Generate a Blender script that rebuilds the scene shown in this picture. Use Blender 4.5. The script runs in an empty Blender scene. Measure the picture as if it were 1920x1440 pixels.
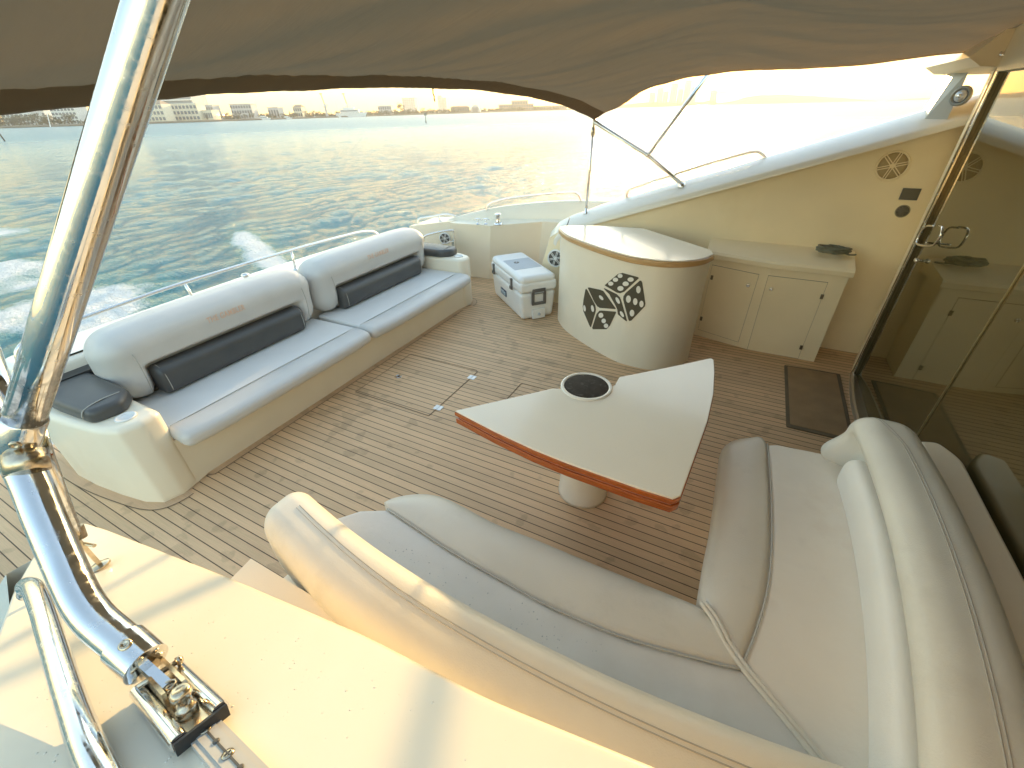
import bpy, bmesh, math, random
from mathutils import Vector, Matrix, noise
random.seed(7)
sc = bpy.context.scene
COL = sc.collection
PI = math.pi
rad = math.radians

# ------------------------------------------------------------------ camera
R = Matrix(((0.8881427, -0.2315275, 0.3969856),
            (0.4590269, 0.4888103, -0.7418617),
            (-0.0222893, 0.8411061, 0.5404107)))
EYE = Vector((0.0, 0.0, 2.0))
FPX = 800.0
cam_d = bpy.data.cameras.new("camera")
cam = bpy.data.objects.new("camera", cam_d)
COL.objects.link(cam)
cam_d.sensor_width = 36.0
cam_d.lens = FPX / 1920.0 * 36.0
cam_d.clip_start = 0.02
cam_d.clip_end = 60000.0
cam.matrix_world = Matrix.Translation(EYE) @ R.to_4x4()
sc.camera = cam

# ------------------------------------------------------------------ world, sun, exposure
SUN_AZ = rad(-7.0)      # from +Y towards +X
SUN_EL = rad(6.3)
world = bpy.data.worlds.new("World")
sc.world = world
world.use_nodes = True
wn = world.node_tree
wn.nodes.clear()
sky = wn.nodes.new("ShaderNodeTexSky")
sky.sky_type = 'NISHITA'
sky.sun_disc = False
sky.sun_elevation = SUN_EL
sky.sun_rotation = SUN_AZ
sky.altitude = 0
sky.air_density = 1.2
sky.dust_density = 0.35
sky.ozone_density = 1.3
bg = wn.nodes.new("ShaderNodeBackground")
bg.inputs[1].default_value = 0.12
wo = wn.nodes.new("ShaderNodeOutputWorld")
wn.links.new(sky.outputs[0], bg.inputs[0])
wn.links.new(bg.outputs[0], wo.inputs[0])
sun_d = bpy.data.lights.new("sun", 'SUN')
sun_d.energy = 2.0
sun_d.angle = rad(0.6)
sun_d.color = (1.0, 0.67, 0.28)
sun = bpy.data.objects.new("sun", sun_d)
COL.objects.link(sun)
SUN_DIR = Vector((math.sin(SUN_AZ) * math.cos(SUN_EL), math.cos(SUN_AZ) * math.cos(SUN_EL), math.sin(SUN_EL)))
sun.rotation_euler = SUN_DIR.to_track_quat('Z', 'Y').to_euler()
sun.location = (0, 0, 30)
sc.view_settings.view_transform = 'Standard'
sc.view_settings.look = 'None'
sc.view_settings.exposure = 3.0
sc.view_settings.gamma = 1.0
sc.cycles.max_bounces = 8
sc.cycles.use_denoising = True
sc.cycles.caustics_reflective = False
sc.cycles.caustics_refractive = False

# ------------------------------------------------------------------ where a line of sight meets the place
def sight(x, y):
    return R @ Vector(((x - 960.0) / FPX, (720.0 - y) / FPX, -1.0))
def aD(x, y, d): return EYE + sight(x, y) * d
def aZ(x, y, z=0.0):
    w = sight(x, y); return EYE + w * ((z - EYE.z) / w.z)
def aX(x, y, v):
    w = sight(x, y); return EYE + w * (v / w.x)
def aY(x, y, v):
    w = sight(x, y); return EYE + w * (v / w.y)
def aP(x, y, p0, n):
    w = sight(x, y); p0 = Vector(p0); n = Vector(n)
    return EYE + w * ((p0 - EYE).dot(n) / w.dot(n))

# ------------------------------------------------------------------ materials
MATS = {}
def mat(name, col, rough=0.5, metal=0.0, var=0.0, vscale=5.0, bump=0.0, bscale=60.0, coat=0.0, spec=0.5,
        stain=None, stain_scale=3.0, stain_amt=0.0, ior=1.5, smear=0.0):
    if name in MATS: return MATS[name]
    m = bpy.data.materials.new(name); m.use_nodes = True
    nt = m.node_tree; b = nt.nodes["Principled BSDF"]
    b.inputs["Base Color"].default_value = (*col, 1)
    b.inputs["Roughness"].default_value = rough
    b.inputs["Metallic"].default_value = metal
    b.inputs["IOR"].default_value = ior
    b.inputs["Specular IOR Level"].default_value = spec
    b.inputs["Coat Weight"].default_value = coat
    tc = nt.nodes.new("ShaderNodeTexCoord")
    last = None
    if var > 0:
        n = nt.nodes.new("ShaderNodeTexNoise"); n.inputs["Scale"].default_value = vscale
        n.inputs["Detail"].default_value = 6
        nt.links.new(tc.outputs["Object"], n.inputs["Vector"])
        r = nt.nodes.new("ShaderNodeMapRange")
        r.inputs["From Min"].default_value = 0.3; r.inputs["From Max"].default_value = 0.7
        r.inputs["To Min"].default_value = 1 - var; r.inputs["To Max"].default_value = 1 + var
        nt.links.new(n.outputs["Fac"], r.inputs["Value"])
        mx = nt.nodes.new("ShaderNodeMix"); mx.data_type = 'RGBA'; mx.blend_type = 'MULTIPLY'
        mx.inputs["Factor"].default_value = 1
        mx.inputs["A"].default_value = (*col, 1)
        nt.links.new(r.outputs["Result"], mx.inputs["B"])
        last = mx.outputs["Result"]
    if stain is not None:
        n2 = nt.nodes.new("ShaderNodeTexNoise"); n2.inputs["Scale"].default_value = stain_scale
        n2.inputs["Detail"].default_value = 8; n2.inputs["Roughness"].default_value = 0.65
        nt.links.new(tc.outputs["Object"], n2.inputs["Vector"])
        rp = nt.nodes.new("ShaderNodeMapRange")
        rp.inputs["From Min"].default_value = 0.55; rp.inputs["From Max"].default_value = 0.75
        rp.inputs["To Min"].default_value = 0; rp.inputs["To Max"].default_value = stain_amt
        nt.links.new(n2.outputs["Fac"], rp.inputs["Value"])
        m2 = nt.nodes.new("ShaderNodeMix"); m2.data_type = 'RGBA'
        nt.links.new(rp.outputs["Result"], m2.inputs["Factor"])
        if last: nt.links.new(last, m2.inputs["A"])
        else: m2.inputs["A"].default_value = (*col, 1)
        m2.inputs["B"].default_value = (*stain, 1)
        last = m2.outputs["Result"]
    if last: nt.links.new(last, b.inputs["Base Color"])
    if bump > 0:
        n3 = nt.nodes.new("ShaderNodeTexNoise"); n3.inputs["Scale"].default_value = bscale
        n3.inputs["Detail"].default_value = 4
        nt.links.new(tc.outputs["Object"], n3.inputs["Vector"])
        bp = nt.nodes.new("ShaderNodeBump"); bp.inputs["Strength"].default_value = bump
        bp.inputs["Distance"].default_value = 0.004
        nt.links.new(n3.outputs["Fac"], bp.inputs["Height"])
        nt.links.new(bp.outputs["Normal"], b.inputs["Normal"])
    if smear > 0:
        n4 = nt.nodes.new("ShaderNodeTexNoise"); n4.inputs["Scale"].default_value = 7; n4.inputs["Detail"].default_value = 7; n4.inputs["Distortion"].default_value = 1.5
        nt.links.new(tc.outputs["Object"], n4.inputs["Vector"])
        r4 = nt.nodes.new("ShaderNodeMapRange"); r4.inputs["From Min"].default_value = 0.35; r4.inputs["From Max"].default_value = 0.7
        r4.inputs["To Min"].default_value = rough; r4.inputs["To Max"].default_value = rough + smear
        nt.links.new(n4.outputs["Fac"], r4.inputs["Value"]); nt.links.new(r4.outputs["Result"], b.inputs["Roughness"])
    MATS[name] = m
    return m

GEL = mat("gelcoat", (0.86, 0.77, 0.61), 0.28, var=0.025, vscale=2.5, stain=(0.62, 0.52, 0.38), stain_scale=2.2, stain_amt=0.15, coat=0.1, smear=0.2)
GELW = mat("gelcoat_white", (0.85, 0.80, 0.70), 0.25, var=0.02, vscale=3, coat=0.3)
GELC = mat("gelcoat_cream_glare", (0.94, 0.79, 0.53), 0.5, var=0.04, vscale=2.5, stain=(0.80, 0.62, 0.34), stain_scale=1.6, stain_amt=0.35, coat=0.03)  # cream gelcoat with the golden sun glare of the far side put into its colour
VIN = mat("vinyl_grey", (0.60, 0.575, 0.54), 0.38, var=0.03, vscale=6, bump=0.25, bscale=220)
VINL = mat("vinyl_light", (0.72, 0.70, 0.67), 0.42, var=0.03, vscale=6, bump=0.25, bscale=220)
VIND = mat("vinyl_charcoal", (0.075, 0.073, 0.070), 0.36, var=0.08, vscale=8, bump=0.3, bscale=200)
VINB = mat("vinyl_beige", (0.74, 0.69, 0.59), 0.34, var=0.04, vscale=4, bump=0.25, bscale=220, stain=(0.42, 0.38, 0.30), stain_scale=3, stain_amt=0.35)
VINW = mat("vinyl_white", (0.84, 0.82, 0.77), 0.40, var=0.03, vscale=4, bump=0.25, bscale=220)
VINP = mat("vinyl_pale", (0.86, 0.80, 0.70), 0.42, var=0.04, vscale=3, bump=0.9, bscale=13, stain=(0.62, 0.50, 0.40), stain_scale=2.2, stain_amt=0.35)
PIPE = mat("piping", (0.50, 0.48, 0.43), 0.5)
SEAM = mat("seam_thread", (0.40, 0.38, 0.34), 0.6)
THREAD = mat("embroidery_thread", (0.72, 0.47, 0.33), 0.6)
BLACK = mat("black_plastic", (0.03, 0.03, 0.03), 0.4)
DGREY = mat("dark_grey_plastic", (0.09, 0.085, 0.075), 0.4, var=0.1)
WHITEP = mat("white_plastic", (0.80, 0.79, 0.76), 0.35, var=0.02)
GREYP = mat("grey_panel", (0.42, 0.45, 0.48), 0.45, var=0.05)
LAM = mat("laminate_cream", (0.93, 0.84, 0.68), 0.20, var=0.015, vscale=3, coat=0.12)
RUBBER = mat("rubber", (0.04, 0.035, 0.03), 0.7)
MATB = mat("mat_brown", (0.36, 0.235, 0.12), 0.9, var=0.12, vscale=6, bump=0.8, bscale=350)
MATD = mat("mat_border", (0.16, 0.12, 0.07), 0.85, var=0.1, bump=0.5, bscale=200)
ROPE = mat("rope", (0.18, 0.18, 0.13), 0.8, var=0.3, vscale=40, bump=1, bscale=200)
LINE = mat("gap_line", (0.16, 0.11, 0.06), 0.8)
CONE = mat("speaker_cone", (0.48, 0.36, 0.19), 0.6)
DECAL = mat("decal_dark", (0.085, 0.072, 0.045), 0.4)
TRACK = mat("track_grey", (0.52, 0.50, 0.45), 0.45, 0.0)
BLUE = mat("label_navy", (0.03, 0.06, 0.12), 0.4)

def steel_mat():
    m = mat("stainless", (0.80, 0.79, 0.77), 0.12, 1.0)
    nt = m.node_tree; b = nt.nodes["Principled BSDF"]
    tc = nt.nodes.new("ShaderNodeTexCoord")
    n = nt.nodes.new("ShaderNodeTexNoise"); n.inputs["Scale"].default_value = 90; n.inputs["Detail"].default_value = 5
    nt.links.new(tc.outputs["Object"], n.inputs["Vector"])
    r = nt.nodes.new("ShaderNodeMapRange"); r.inputs["From Min"].default_value = 0.45; r.inputs["From Max"].default_value = 0.8
    r.inputs["To Min"].default_value = 0.07; r.inputs["To Max"].default_value = 0.38
    nt.links.new(n.outputs["Fac"], r.inputs["Value"]); nt.links.new(r.outputs["Result"], b.inputs["Roughness"])
    bp = nt.nodes.new("ShaderNodeBump"); bp.inputs["Strength"].default_value = 0.08; bp.inputs["Distance"].default_value = 0.001
    nt.links.new(n.outputs["Fac"], bp.inputs["Height"]); nt.links.new(bp.outputs["Normal"], b.inputs["Normal"])
    return m
STEEL = steel_mat()
BRONZE = mat("worn_steel", (0.62, 0.52, 0.38), 0.25, 1.0, var=0.25, vscale=60)

def wood_mat(name, c1, c2, rough, scale):
    m = bpy.data.materials.new(name); m.use_nodes = True
    nt = m.node_tree; b = nt.nodes["Principled BSDF"]
    b.inputs["Roughness"].default_value = rough; b.inputs["Coat Weight"].default_value = 0.5
    tc = nt.nodes.new("ShaderNodeTexCoord"); mp = nt.nodes.new("ShaderNodeMapping")
    mp.inputs["Scale"].default_value = scale
    nt.links.new(tc.outputs["Object"], mp.inputs["Vector"])
    n = nt.nodes.new("ShaderNodeTexNoise"); n.inputs["Scale"].default_value = 4; n.inputs["Detail"].default_value = 8
    nt.links.new(mp.outputs["Vector"], n.inputs["Vector"])
    cr = nt.nodes.new("ShaderNodeValToRGB")
    cr.color_ramp.elements[0].position = 0.35; cr.color_ramp.elements[0].color = (*c1, 1)
    cr.color_ramp.elements[1].position = 0.68; cr.color_ramp.elements[1].color = (*c2, 1)
    nt.links.new(n.outputs["Fac"], cr.inputs["Fac"]); nt.links.new(cr.outputs["Color"], b.inputs["Base Color"])
    return m
VARN = wood_mat("varnished_wood", (0.30, 0.065, 0.012), (0.50, 0.13, 0.022), 0.25, (3, 3, 60))
VARNG = wood_mat("varnished_groove", (0.34, 0.12, 0.07), (0.52, 0.20, 0.12), 0.3, (3, 3, 60))
BARW = wood_mat("bar_edge_wood", (0.50, 0.29, 0.11), (0.64, 0.40, 0.18), 0.35, (3, 3, 60))

def teak_mat(name, planks=True, along='Y'):
    m = bpy.data.materials.new(name); m.use_nodes = True
    nt = m.node_tree; b = nt.nodes["Principled BSDF"]; L = nt.links
    tc = nt.nodes.new("ShaderNodeTexCoord")
    sp = nt.nodes.new("ShaderNodeSeparateXYZ"); L.new(tc.outputs["Object"], sp.inputs[0])
    def math_(op, a, bv=None, c=None):
        n = nt.nodes.new("ShaderNodeMath"); n.operation = op
        for i, v in enumerate((a, bv, c)):
            if v is None: continue
            if isinstance(v, (int, float)): n.inputs[i].default_value = v
            else: L.new(v, n.inputs[i])
        return n.outputs[0]
    nb = nt.nodes.new("ShaderNodeTexNoise"); nb.inputs["Scale"].default_value = 1.7; nb.inputs["Detail"].default_value = 6; nb.inputs["Roughness"].default_value = 0.6
    L.new(tc.outputs["Object"], nb.inputs["Vector"])
    mp = nt.nodes.new("ShaderNodeMapping"); mp.inputs["Scale"].default_value = (6, 160, 40)
    L.new(tc.outputs["Object"], mp.inputs["Vector"])
    ng = nt.nodes.new("ShaderNodeTexNoise"); ng.inputs["Scale"].default_value = 1.0; ng.inputs["Detail"].default_value = 5
    L.new(mp.outputs[0], ng.inputs["Vector"])
    nf = nt.nodes.new("ShaderNodeTexNoise"); nf.inputs["Scale"].default_value = 260; nf.inputs["Detail"].default_value = 3
    L.new(tc.outputs["Object"], nf.inputs["Vector"])
    tone = math_('ADD', math_('MULTIPLY', math_('SUBTRACT', nb.outputs[0], 0.5), 0.30), math_('MULTIPLY', math_('SUBTRACT', ng.outputs[0], 0.5), 0.35))
    tone = math_('ADD', tone, math_('MULTIPLY', math_('SUBTRACT', nf.outputs[0], 0.5), 0.35))
    # damp, sharp-edged footprint-like marks
    vw = nt.nodes.new("ShaderNodeTexNoise"); vw.inputs["Scale"].default_value = 7; vw.inputs["Detail"].default_value = 2.5
    L.new(tc.outputs["Object"], vw.inputs["Vector"])
    reg = nt.nodes.new("ShaderNodeTexNoise"); reg.inputs["Scale"].default_value = 0.9
    L.new(tc.outputs["Object"], reg.inputs["Vector"])
    wet = nt.nodes.new("ShaderNodeMapRange"); wet.inputs["From Min"].default_value = 0.60; wet.inputs["From Max"].default_value = 0.63
    wet.inputs["To Min"].default_value = 0; wet.inputs["To Max"].default_value = 0.16
    L.new(math_('ADD', math_('MULTIPLY', vw.outputs[0], 0.7), math_('MULTIPLY', reg.outputs[0], 0.35)), wet.inputs["Value"])
    tone = math_('SUBTRACT', tone, wet.outputs[0])
    fac = None
    if planks:
        v = math_('DIVIDE', math_('ADD', sp.outputs[1], 100.012), 0.0548)
        fr = math_('FRACT', v); idx = math_('FLOOR', v)
        wn_ = nt.nodes.new("ShaderNodeTexWhiteNoise"); wn_.noise_dimensions = '1D'; L.new(idx, wn_.inputs["W"])
        tone = math_('ADD', tone, math_('MULTIPLY', math_('SUBTRACT', wn_.outputs[0], 0.5), 0.17))
        e = math_('ABSOLUTE', math_('SUBTRACT', fr, 0.5))
        lr = nt.nodes.new("ShaderNodeMapRange"); lr.inputs["From Min"].default_value = 0.5 - 0.052; lr.inputs["From Max"].default_value = 0.5 - 0.040
        lr.inputs["To Min"].default_value = 0.0; lr.inputs["To Max"].default_value = 1
        L.new(e, lr.inputs["Value"]); fac = lr.outputs[0]
    mul = math_('ADD', tone, 1.0)
    mx = nt.nodes.new("ShaderNodeMix"); mx.data_type = 'RGBA'; mx.blend_type = 'MULTIPLY'; mx.inputs["Factor"].default_value = 1
    mx.inputs["A"].default_value = (0.68, 0.455, 0.26, 1) if planks else (0.60, 0.40, 0.24, 1)
    L.new(mul, mx.inputs["B"])
    out = mx.outputs["Result"]
    if fac is not None:
        m2 = nt.nodes.new("ShaderNodeMix"); m2.data_type = 'RGBA'; L.new(fac, m2.inputs["Factor"]); L.new(out, m2.inputs["A"])
        m2.inputs["B"].default_value = (0.085, 0.045, 0.022, 1); out = m2.outputs["Result"]
    L.new(out, b.inputs["Base Color"])
    b.inputs["Roughness"].default_value = 0.62
    bp = nt.nodes.new("ShaderNodeBump"); bp.inputs["Strength"].default_value = 0.5; bp.inputs["Distance"].default_value = 0.002
    h = math_('ADD', math_('MULTIPLY', nf.outputs[0], 0.5), ng.outputs[0])
    if fac is not None: h = math_('SUBTRACT', h, math_('MULTIPLY', fac, 1.5))
    L.new(h, bp.inputs["Height"]); L.new(bp.outputs["Normal"], b.inputs["Normal"])
    return m
TEAK = teak_mat("teak_planks"); TEAKM = teak_mat("teak_margin", False)

def glass_mat():
    m = bpy.data.materials.new("tinted_glass"); m.use_nodes = True
    nt = m.node_tree; b = nt.nodes["Principled BSDF"]
    b.inputs["Base Color"].default_value = (0.065, 0.052, 0.020, 1)
    b.inputs["Roughness"].default_value = 0.035
    b.inputs["IOR"].default_value = 2.6
    b.inputs["Specular Tint"].default_value = (1.0, 0.93, 0.72, 1)
    tc = nt.nodes.new("ShaderNodeTexCoord")
    n = nt.nodes.new("ShaderNodeTexNoise"); n.inputs["Scale"].default_value = 2.2; n.inputs["Detail"].default_value = 9; n.inputs["Roughness"].default_value = 0.7
    nt.links.new(tc.outputs["Object"], n.inputs["Vector"])
    r = nt.nodes.new("ShaderNodeMapRange"); r.inputs["From Min"].default_value = 0.45; r.inputs["From Max"].default_value = 0.8
    r.inputs["To Min"].default_value = 0.02; r.inputs["To Max"].default_value = 0.16
    nt.links.new(n.outputs["Fac"], r.inputs["Value"]); nt.links.new(r.outputs["Result"], b.inputs["Roughness"])
    return m
GLASS = glass_mat()

def canvas_mat(name, col, tr=0.10):
    m = bpy.data.materials.new(name); m.use_nodes = True
    nt = m.node_tree; L = nt.links; b = nt.nodes["Principled BSDF"]
    b.inputs["Roughness"].default_value = 0.85
    tc = nt.nodes.new("ShaderNodeTexCoord")
    n = nt.nodes.new("ShaderNodeTexNoise"); n.inputs["Scale"].default_value = 3; n.inputs["Detail"].default_value = 7
    L.new(tc.outputs["Object"], n.inputs["Vector"])
    r = nt.nodes.new("ShaderNodeMapRange"); r.inputs["To Min"].default_value = 0.8; r.inputs["To Max"].default_value = 1.2
    L.new(n.outputs[0], r.inputs["Value"])
    mx = nt.nodes.new("ShaderNodeMix"); mx.data_type = 'RGBA'; mx.blend_type = 'MULTIPLY'; mx.inputs["Factor"].default_value = 1
    mx.inputs["A"].default_value = (*col, 1); L.new(r.outputs[0], mx.inputs["B"]); L.new(mx.outputs["Result"], b.inputs["Base Color"])
    n2 = nt.nodes.new("ShaderNodeTexNoise"); n2.inputs["Scale"].default_value = 700
    L.new(tc.outputs["Object"], n2.inputs["Vector"])
    bp = nt.nodes.new("ShaderNodeBump"); bp.inputs["Strength"].default_value = 0.35; bp.inputs["Distance"].default_value = 0.001
    mpf = nt.nodes.new("ShaderNodeMapping"); mpf.inputs["Rotation"].default_value = (0, 0, rad(35)); mpf.inputs["Scale"].default_value = (1.0, 6.0, 1.0)
    L.new(tc.outputs["Object"], mpf.inputs["Vector"])
    nf = nt.nodes.new("ShaderNodeTexNoise"); nf.inputs["Scale"].default_value = 2.2; nf.inputs["Detail"].default_value = 4; nf.inputs["Distortion"].default_value = 0.4
    L.new(mpf.outputs[0], nf.inputs["Vector"])
    bpf = nt.nodes.new("ShaderNodeBump"); bpf.inputs["Strength"].default_value = 0.9; bpf.inputs["Distance"].default_value = 0.06
    L.new(nf.outputs[0], bpf.inputs["Height"])
    L.new(n2.outputs[0], bp.inputs["Height"]); L.new(bpf.outputs[0], bp.inputs["Normal"]); L.new(bp.outputs[0], b.inputs["Normal"])
    t = nt.nodes.new("ShaderNodeBsdfTranslucent"); t.inputs["Color"].default_value = (0.50, 0.42, 0.32, 1)
    ms = nt.nodes.new("ShaderNodeMixShader"); ms.inputs[0].default_value = tr
    L.new(b.outputs[0], ms.inputs[1]); L.new(t.outputs[0], ms.inputs[2])
    L.new(ms.outputs[0], nt.nodes["Material Output"].inputs["Surface"])
    return m
CANVAS = canvas_mat("canopy_canvas", (0.11, 0.099, 0.083), 0.66)
CANVASH = canvas_mat("canopy_hem", (0.10, 0.09, 0.075), 0.85)

# ------------------------------------------------------------------ mesh helpers
def link(name, me, m, parent=None, smooth=True):
    ms = m if isinstance(m, (list, tuple)) else [m]
    for x in ms: me.materials.append(x)
    if smooth:
        for p in me.polygons: p.use_smooth = True
    o = bpy.data.objects.new(name, me)
    COL.objects.link(o)
    if parent is not None:
        o.parent = parent
        o.matrix_parent_inverse = Matrix.Translation(-parent.location) if parent.type == 'EMPTY' and parent.parent is None else Matrix.Identity(4)
    return o
class MB:
    def __init__(s): s.v = []; s.f = []; s.mi = []
    def add(s, vs, fs, mi=0):
        b = len(s.v); s.v += [tuple(v) for v in vs]; s.f += [tuple(i + b for i in f) for f in fs]; s.mi += [mi] * len(fs); return s
    def box(s, x0, x1, y0, y1, z0, z1, mi=0):
        vs = [(x, y, z) for z in (z0, z1) for y in (y0, y1) for x in (x0, x1)]
        return s.add(vs, [(0, 2, 3, 1), (4, 5, 7, 6), (0, 1, 5, 4), (2, 6, 7, 3), (0, 4, 6, 2), (1, 3, 7, 5)], mi)
    def obox(s, c, ax, ay, az, mi=0):
        c = Vector(c); ax = Vector(ax); ay = Vector(ay); az = Vector(az)
        vs = [c + ax * i + ay * j + az * k for k in (-1, 1) for j in (-1, 1) for i in (-1, 1)]
        return s.add(vs, [(0, 2, 3, 1), (4, 5, 7, 6), (0, 1, 5, 4), (2, 6, 7, 3), (0, 4, 6, 2), (1, 3, 7, 5)], mi)
    def prism(s, out, z0, z1, mi=0):
        n = len(out)
        vs = [(p[0], p[1], z0) for p in out] + [(p[0], p[1], z1) for p in out]
        return s.add(vs, [tuple(range(n - 1, -1, -1)), tuple(range(n, 2 * n))] + [(i, (i + 1) % n, n + (i + 1) % n, n + i) for i in range(n)], mi)
    def tube(s, pts, r, seg=12, cap=True, closed=False, mi=0):
        pts = [Vector(p) for p in pts]; n = len(pts)
        rr = r if isinstance(r, (list, tuple)) else [r] * n
        rings = []; up = None
        for i, p in enumerate(pts):
            if closed: t = (pts[(i + 1) % n] - pts[i - 1])
            elif i == 0: t = pts[1] - p
            elif i == n - 1: t = p - pts[-2]
            else: t = (pts[i + 1] - p).normalized() + (p - pts[i - 1]).normalized()
            t = t.normalized()
            if up is None:
                up = Vector((0, 0, 1)) if abs(t.z) < 0.9 else Vector((1, 0, 0))
            up = (up - t * up.dot(t)).normalized(); side = t.cross(up)
            rings.append([p + (up * math.cos(a) + side * math.sin(a)) * rr[i] for a in [2 * PI * k / seg for k in range(seg)]])
        vs = [v for ring in rings for v in ring]; fs = []
        m = n if closed else n - 1
        for i in range(m):
            j = (i + 1) % n
            for k in range(seg):
                fs.append((i * seg + k, i * seg + (k + 1) % seg, j * seg + (k + 1) % seg, j * seg + k))
        if cap and not closed:
            fs.append(tuple(range(seg - 1, -1, -1))); fs.append(tuple(range((n - 1) * seg, n * seg)))
        return s.add(vs, fs, mi)
    def lathe(s, prof, c=(0, 0, 0), axis=(0, 0, 1), seg=28, mi=0):
        c = Vector(c); a = Vector(axis).normalized()
        u = a.cross(Vector((0, 0, 1))) if abs(a.z) < 0.9 else a.cross(Vector((1, 0, 0)))
        u.normalize(); w = a.cross(u); vs = []
        for (r, h) in prof:
            for k in range(seg):
                t = 2 * PI * k / seg; vs.append(c + a * h + (u * math.cos(t) + w * math.sin(t)) * r)
        fs = []
        for i in range(len(prof) - 1):
            for k in range(seg):
                fs.append((i * seg + k, i * seg + (k + 1) % seg, (i + 1) * seg + (k + 1) % seg, (i + 1) * seg + k))
        if prof[0][0] > 1e-6: fs.append(tuple(range(seg - 1, -1, -1)))
        if prof[-1][0] > 1e-6: fs.append(tuple(range((len(prof) - 1) * seg, len(prof) * seg)))
        return s.add(vs, fs, mi)
    def build(s, name, m, parent=None, smooth=False, weld=True, auto=None):
        me = bpy.data.meshes.new(name); me.from_pydata(s.v, [], s.f); me.update()
        for p, i in zip(me.polygons, s.mi): p.material_index = i
        bm = bmesh.new(); bm.from_mesh(me)
        if weld: bmesh.ops.remove_doubles(bm, verts=bm.verts, dist=1e-5)
        bmesh.ops.recalc_face_normals(bm, faces=bm.faces)
        if auto is not None:
            for e in bm.edges:
                e.smooth = e.calc_face_angle(0) < rad(auto)
            smooth = True
        bm.to_mesh(me); bm.free()
        return link(name, me, m, parent, smooth)

def offset(out, d):
    n = len(out); res = []
    area = sum(out[i][0] * out[(i + 1) % n][1] - out[(i + 1) % n][0] * out[i][1] for i in range(n))
    sg = 1 if area > 0 else -1
    for i in range(n):
        p = Vector(out[i][:2]); a = Vector(out[i - 1][:2]); b = Vector(out[(i + 1) % n][:2])
        e1 = (p - a).normalized(); e2 = (b - p).normalized()
        n1 = Vector((-e1.y, e1.x)) * sg; n2 = Vector((-e2.y, e2.x)) * sg
        m = (n1 + n2); l = m.length
        m = m / l if l > 1e-6 else n1
        k = d / max(0.45, m.dot(n1))
        res.append(p + m * k)
    return res
def smooth_outline(pts, corner, seg=6):
    """round the corners of a polygon by radius (per-corner list or number)"""
    n = len(pts); res = []
    for i in range(n):
        p = Vector(pts[i][:2]); a = Vector(pts[i - 1][:2]); b = Vector(pts[(i + 1) % n][:2])
        r = corner[i] if isinstance(corner, (list, tuple)) else corner
        d1 = (a - p); d2 = (b - p)
        r = min(r, d1.length * 0.45, d2.length * 0.45)
        if r < 1e-4: res.append(p); continue
        s = p + d1.normalized() * r; e = p + d2.normalized() * r
        for k in range(seg + 1):
            t = k / seg; res.append(s * (1 - t) ** 2 + p * 2 * t * (1 - t) + e * t * t)
    return res
def catmull(pts, n=6, closed=False):
    P = [Vector(p) for p in pts]; res = []; N = len(P)
    for i in range(N if closed else N - 1):
        p0 = P[i - 1] if (i > 0 or closed) else P[0] * 2 - P[1]
        p1 = P[i]; p2 = P[(i + 1) % N]
        p3 = P[(i + 2) % N] if (closed or i + 2 < N) else P[-1] * 2 - P[-2]
        for k in range(n):
            t = k / n
            res.append(0.5 * ((2 * p1) + (p2 - p0) * t + (2 * p0 - 5 * p1 + 4 * p2 - p3) * t * t + (-p0 + 3 * p1 - 3 * p2 + p3) * t ** 3))
    if not closed: res.append(P[-1])
    return res
def pad(mb, out, z0, z1, rt=0.03, rb=0.02, steps=6, tilt=None, crown=0.0, mi=0):
    """solid with a rounded top and bottom edge over a plan outline; tilt(x,y) is added to z"""
    rings = []
    for k in range(steps + 1):
        a = PI / 2 * k / steps
        rings.append((offset(out, rb * (1 - math.sin(a))), z0 + rb * (1 - math.cos(a))))
    for k in range(steps + 1):
        a = PI / 2 * k / steps
        rings.append((offset(out, rt * (1 - math.cos(a))), z1 - rt * (1 - math.sin(a))))
    if crown <= 0:
        rings.append((offset(rings[-1][0], 0.004), z1))
    if crown > 0:
        top = rings[-1][0]; cx = sum(p.x for p in top) / len(top); cy = sum(p.y for p in top) / len(top); c = Vector((cx, cy))
        for t in (0.15, 0.35, 0.6):
            rings.append(([p.lerp(c, t) for p in top], z1 + crown * math.sin(t * PI / 2)))
    n = len(out); vs = []; fs = []
    for (o, z) in rings:
        for p in o: vs.append((p[0], p[1], z + (tilt(p[0], p[1]) if tilt else 0)))
    for i in range(len(rings) - 1):
        for k in range(n):
            fs.append((i * n + k, i * n + (k + 1) % n, (i + 1) * n + (k + 1) % n, (i + 1) * n + k))
    fs.append(tuple(range(n - 1, -1, -1))); fs.append(tuple(range((len(rings) - 1) * n, len(rings) * n)))
    return mb.add(vs, fs, mi)
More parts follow.
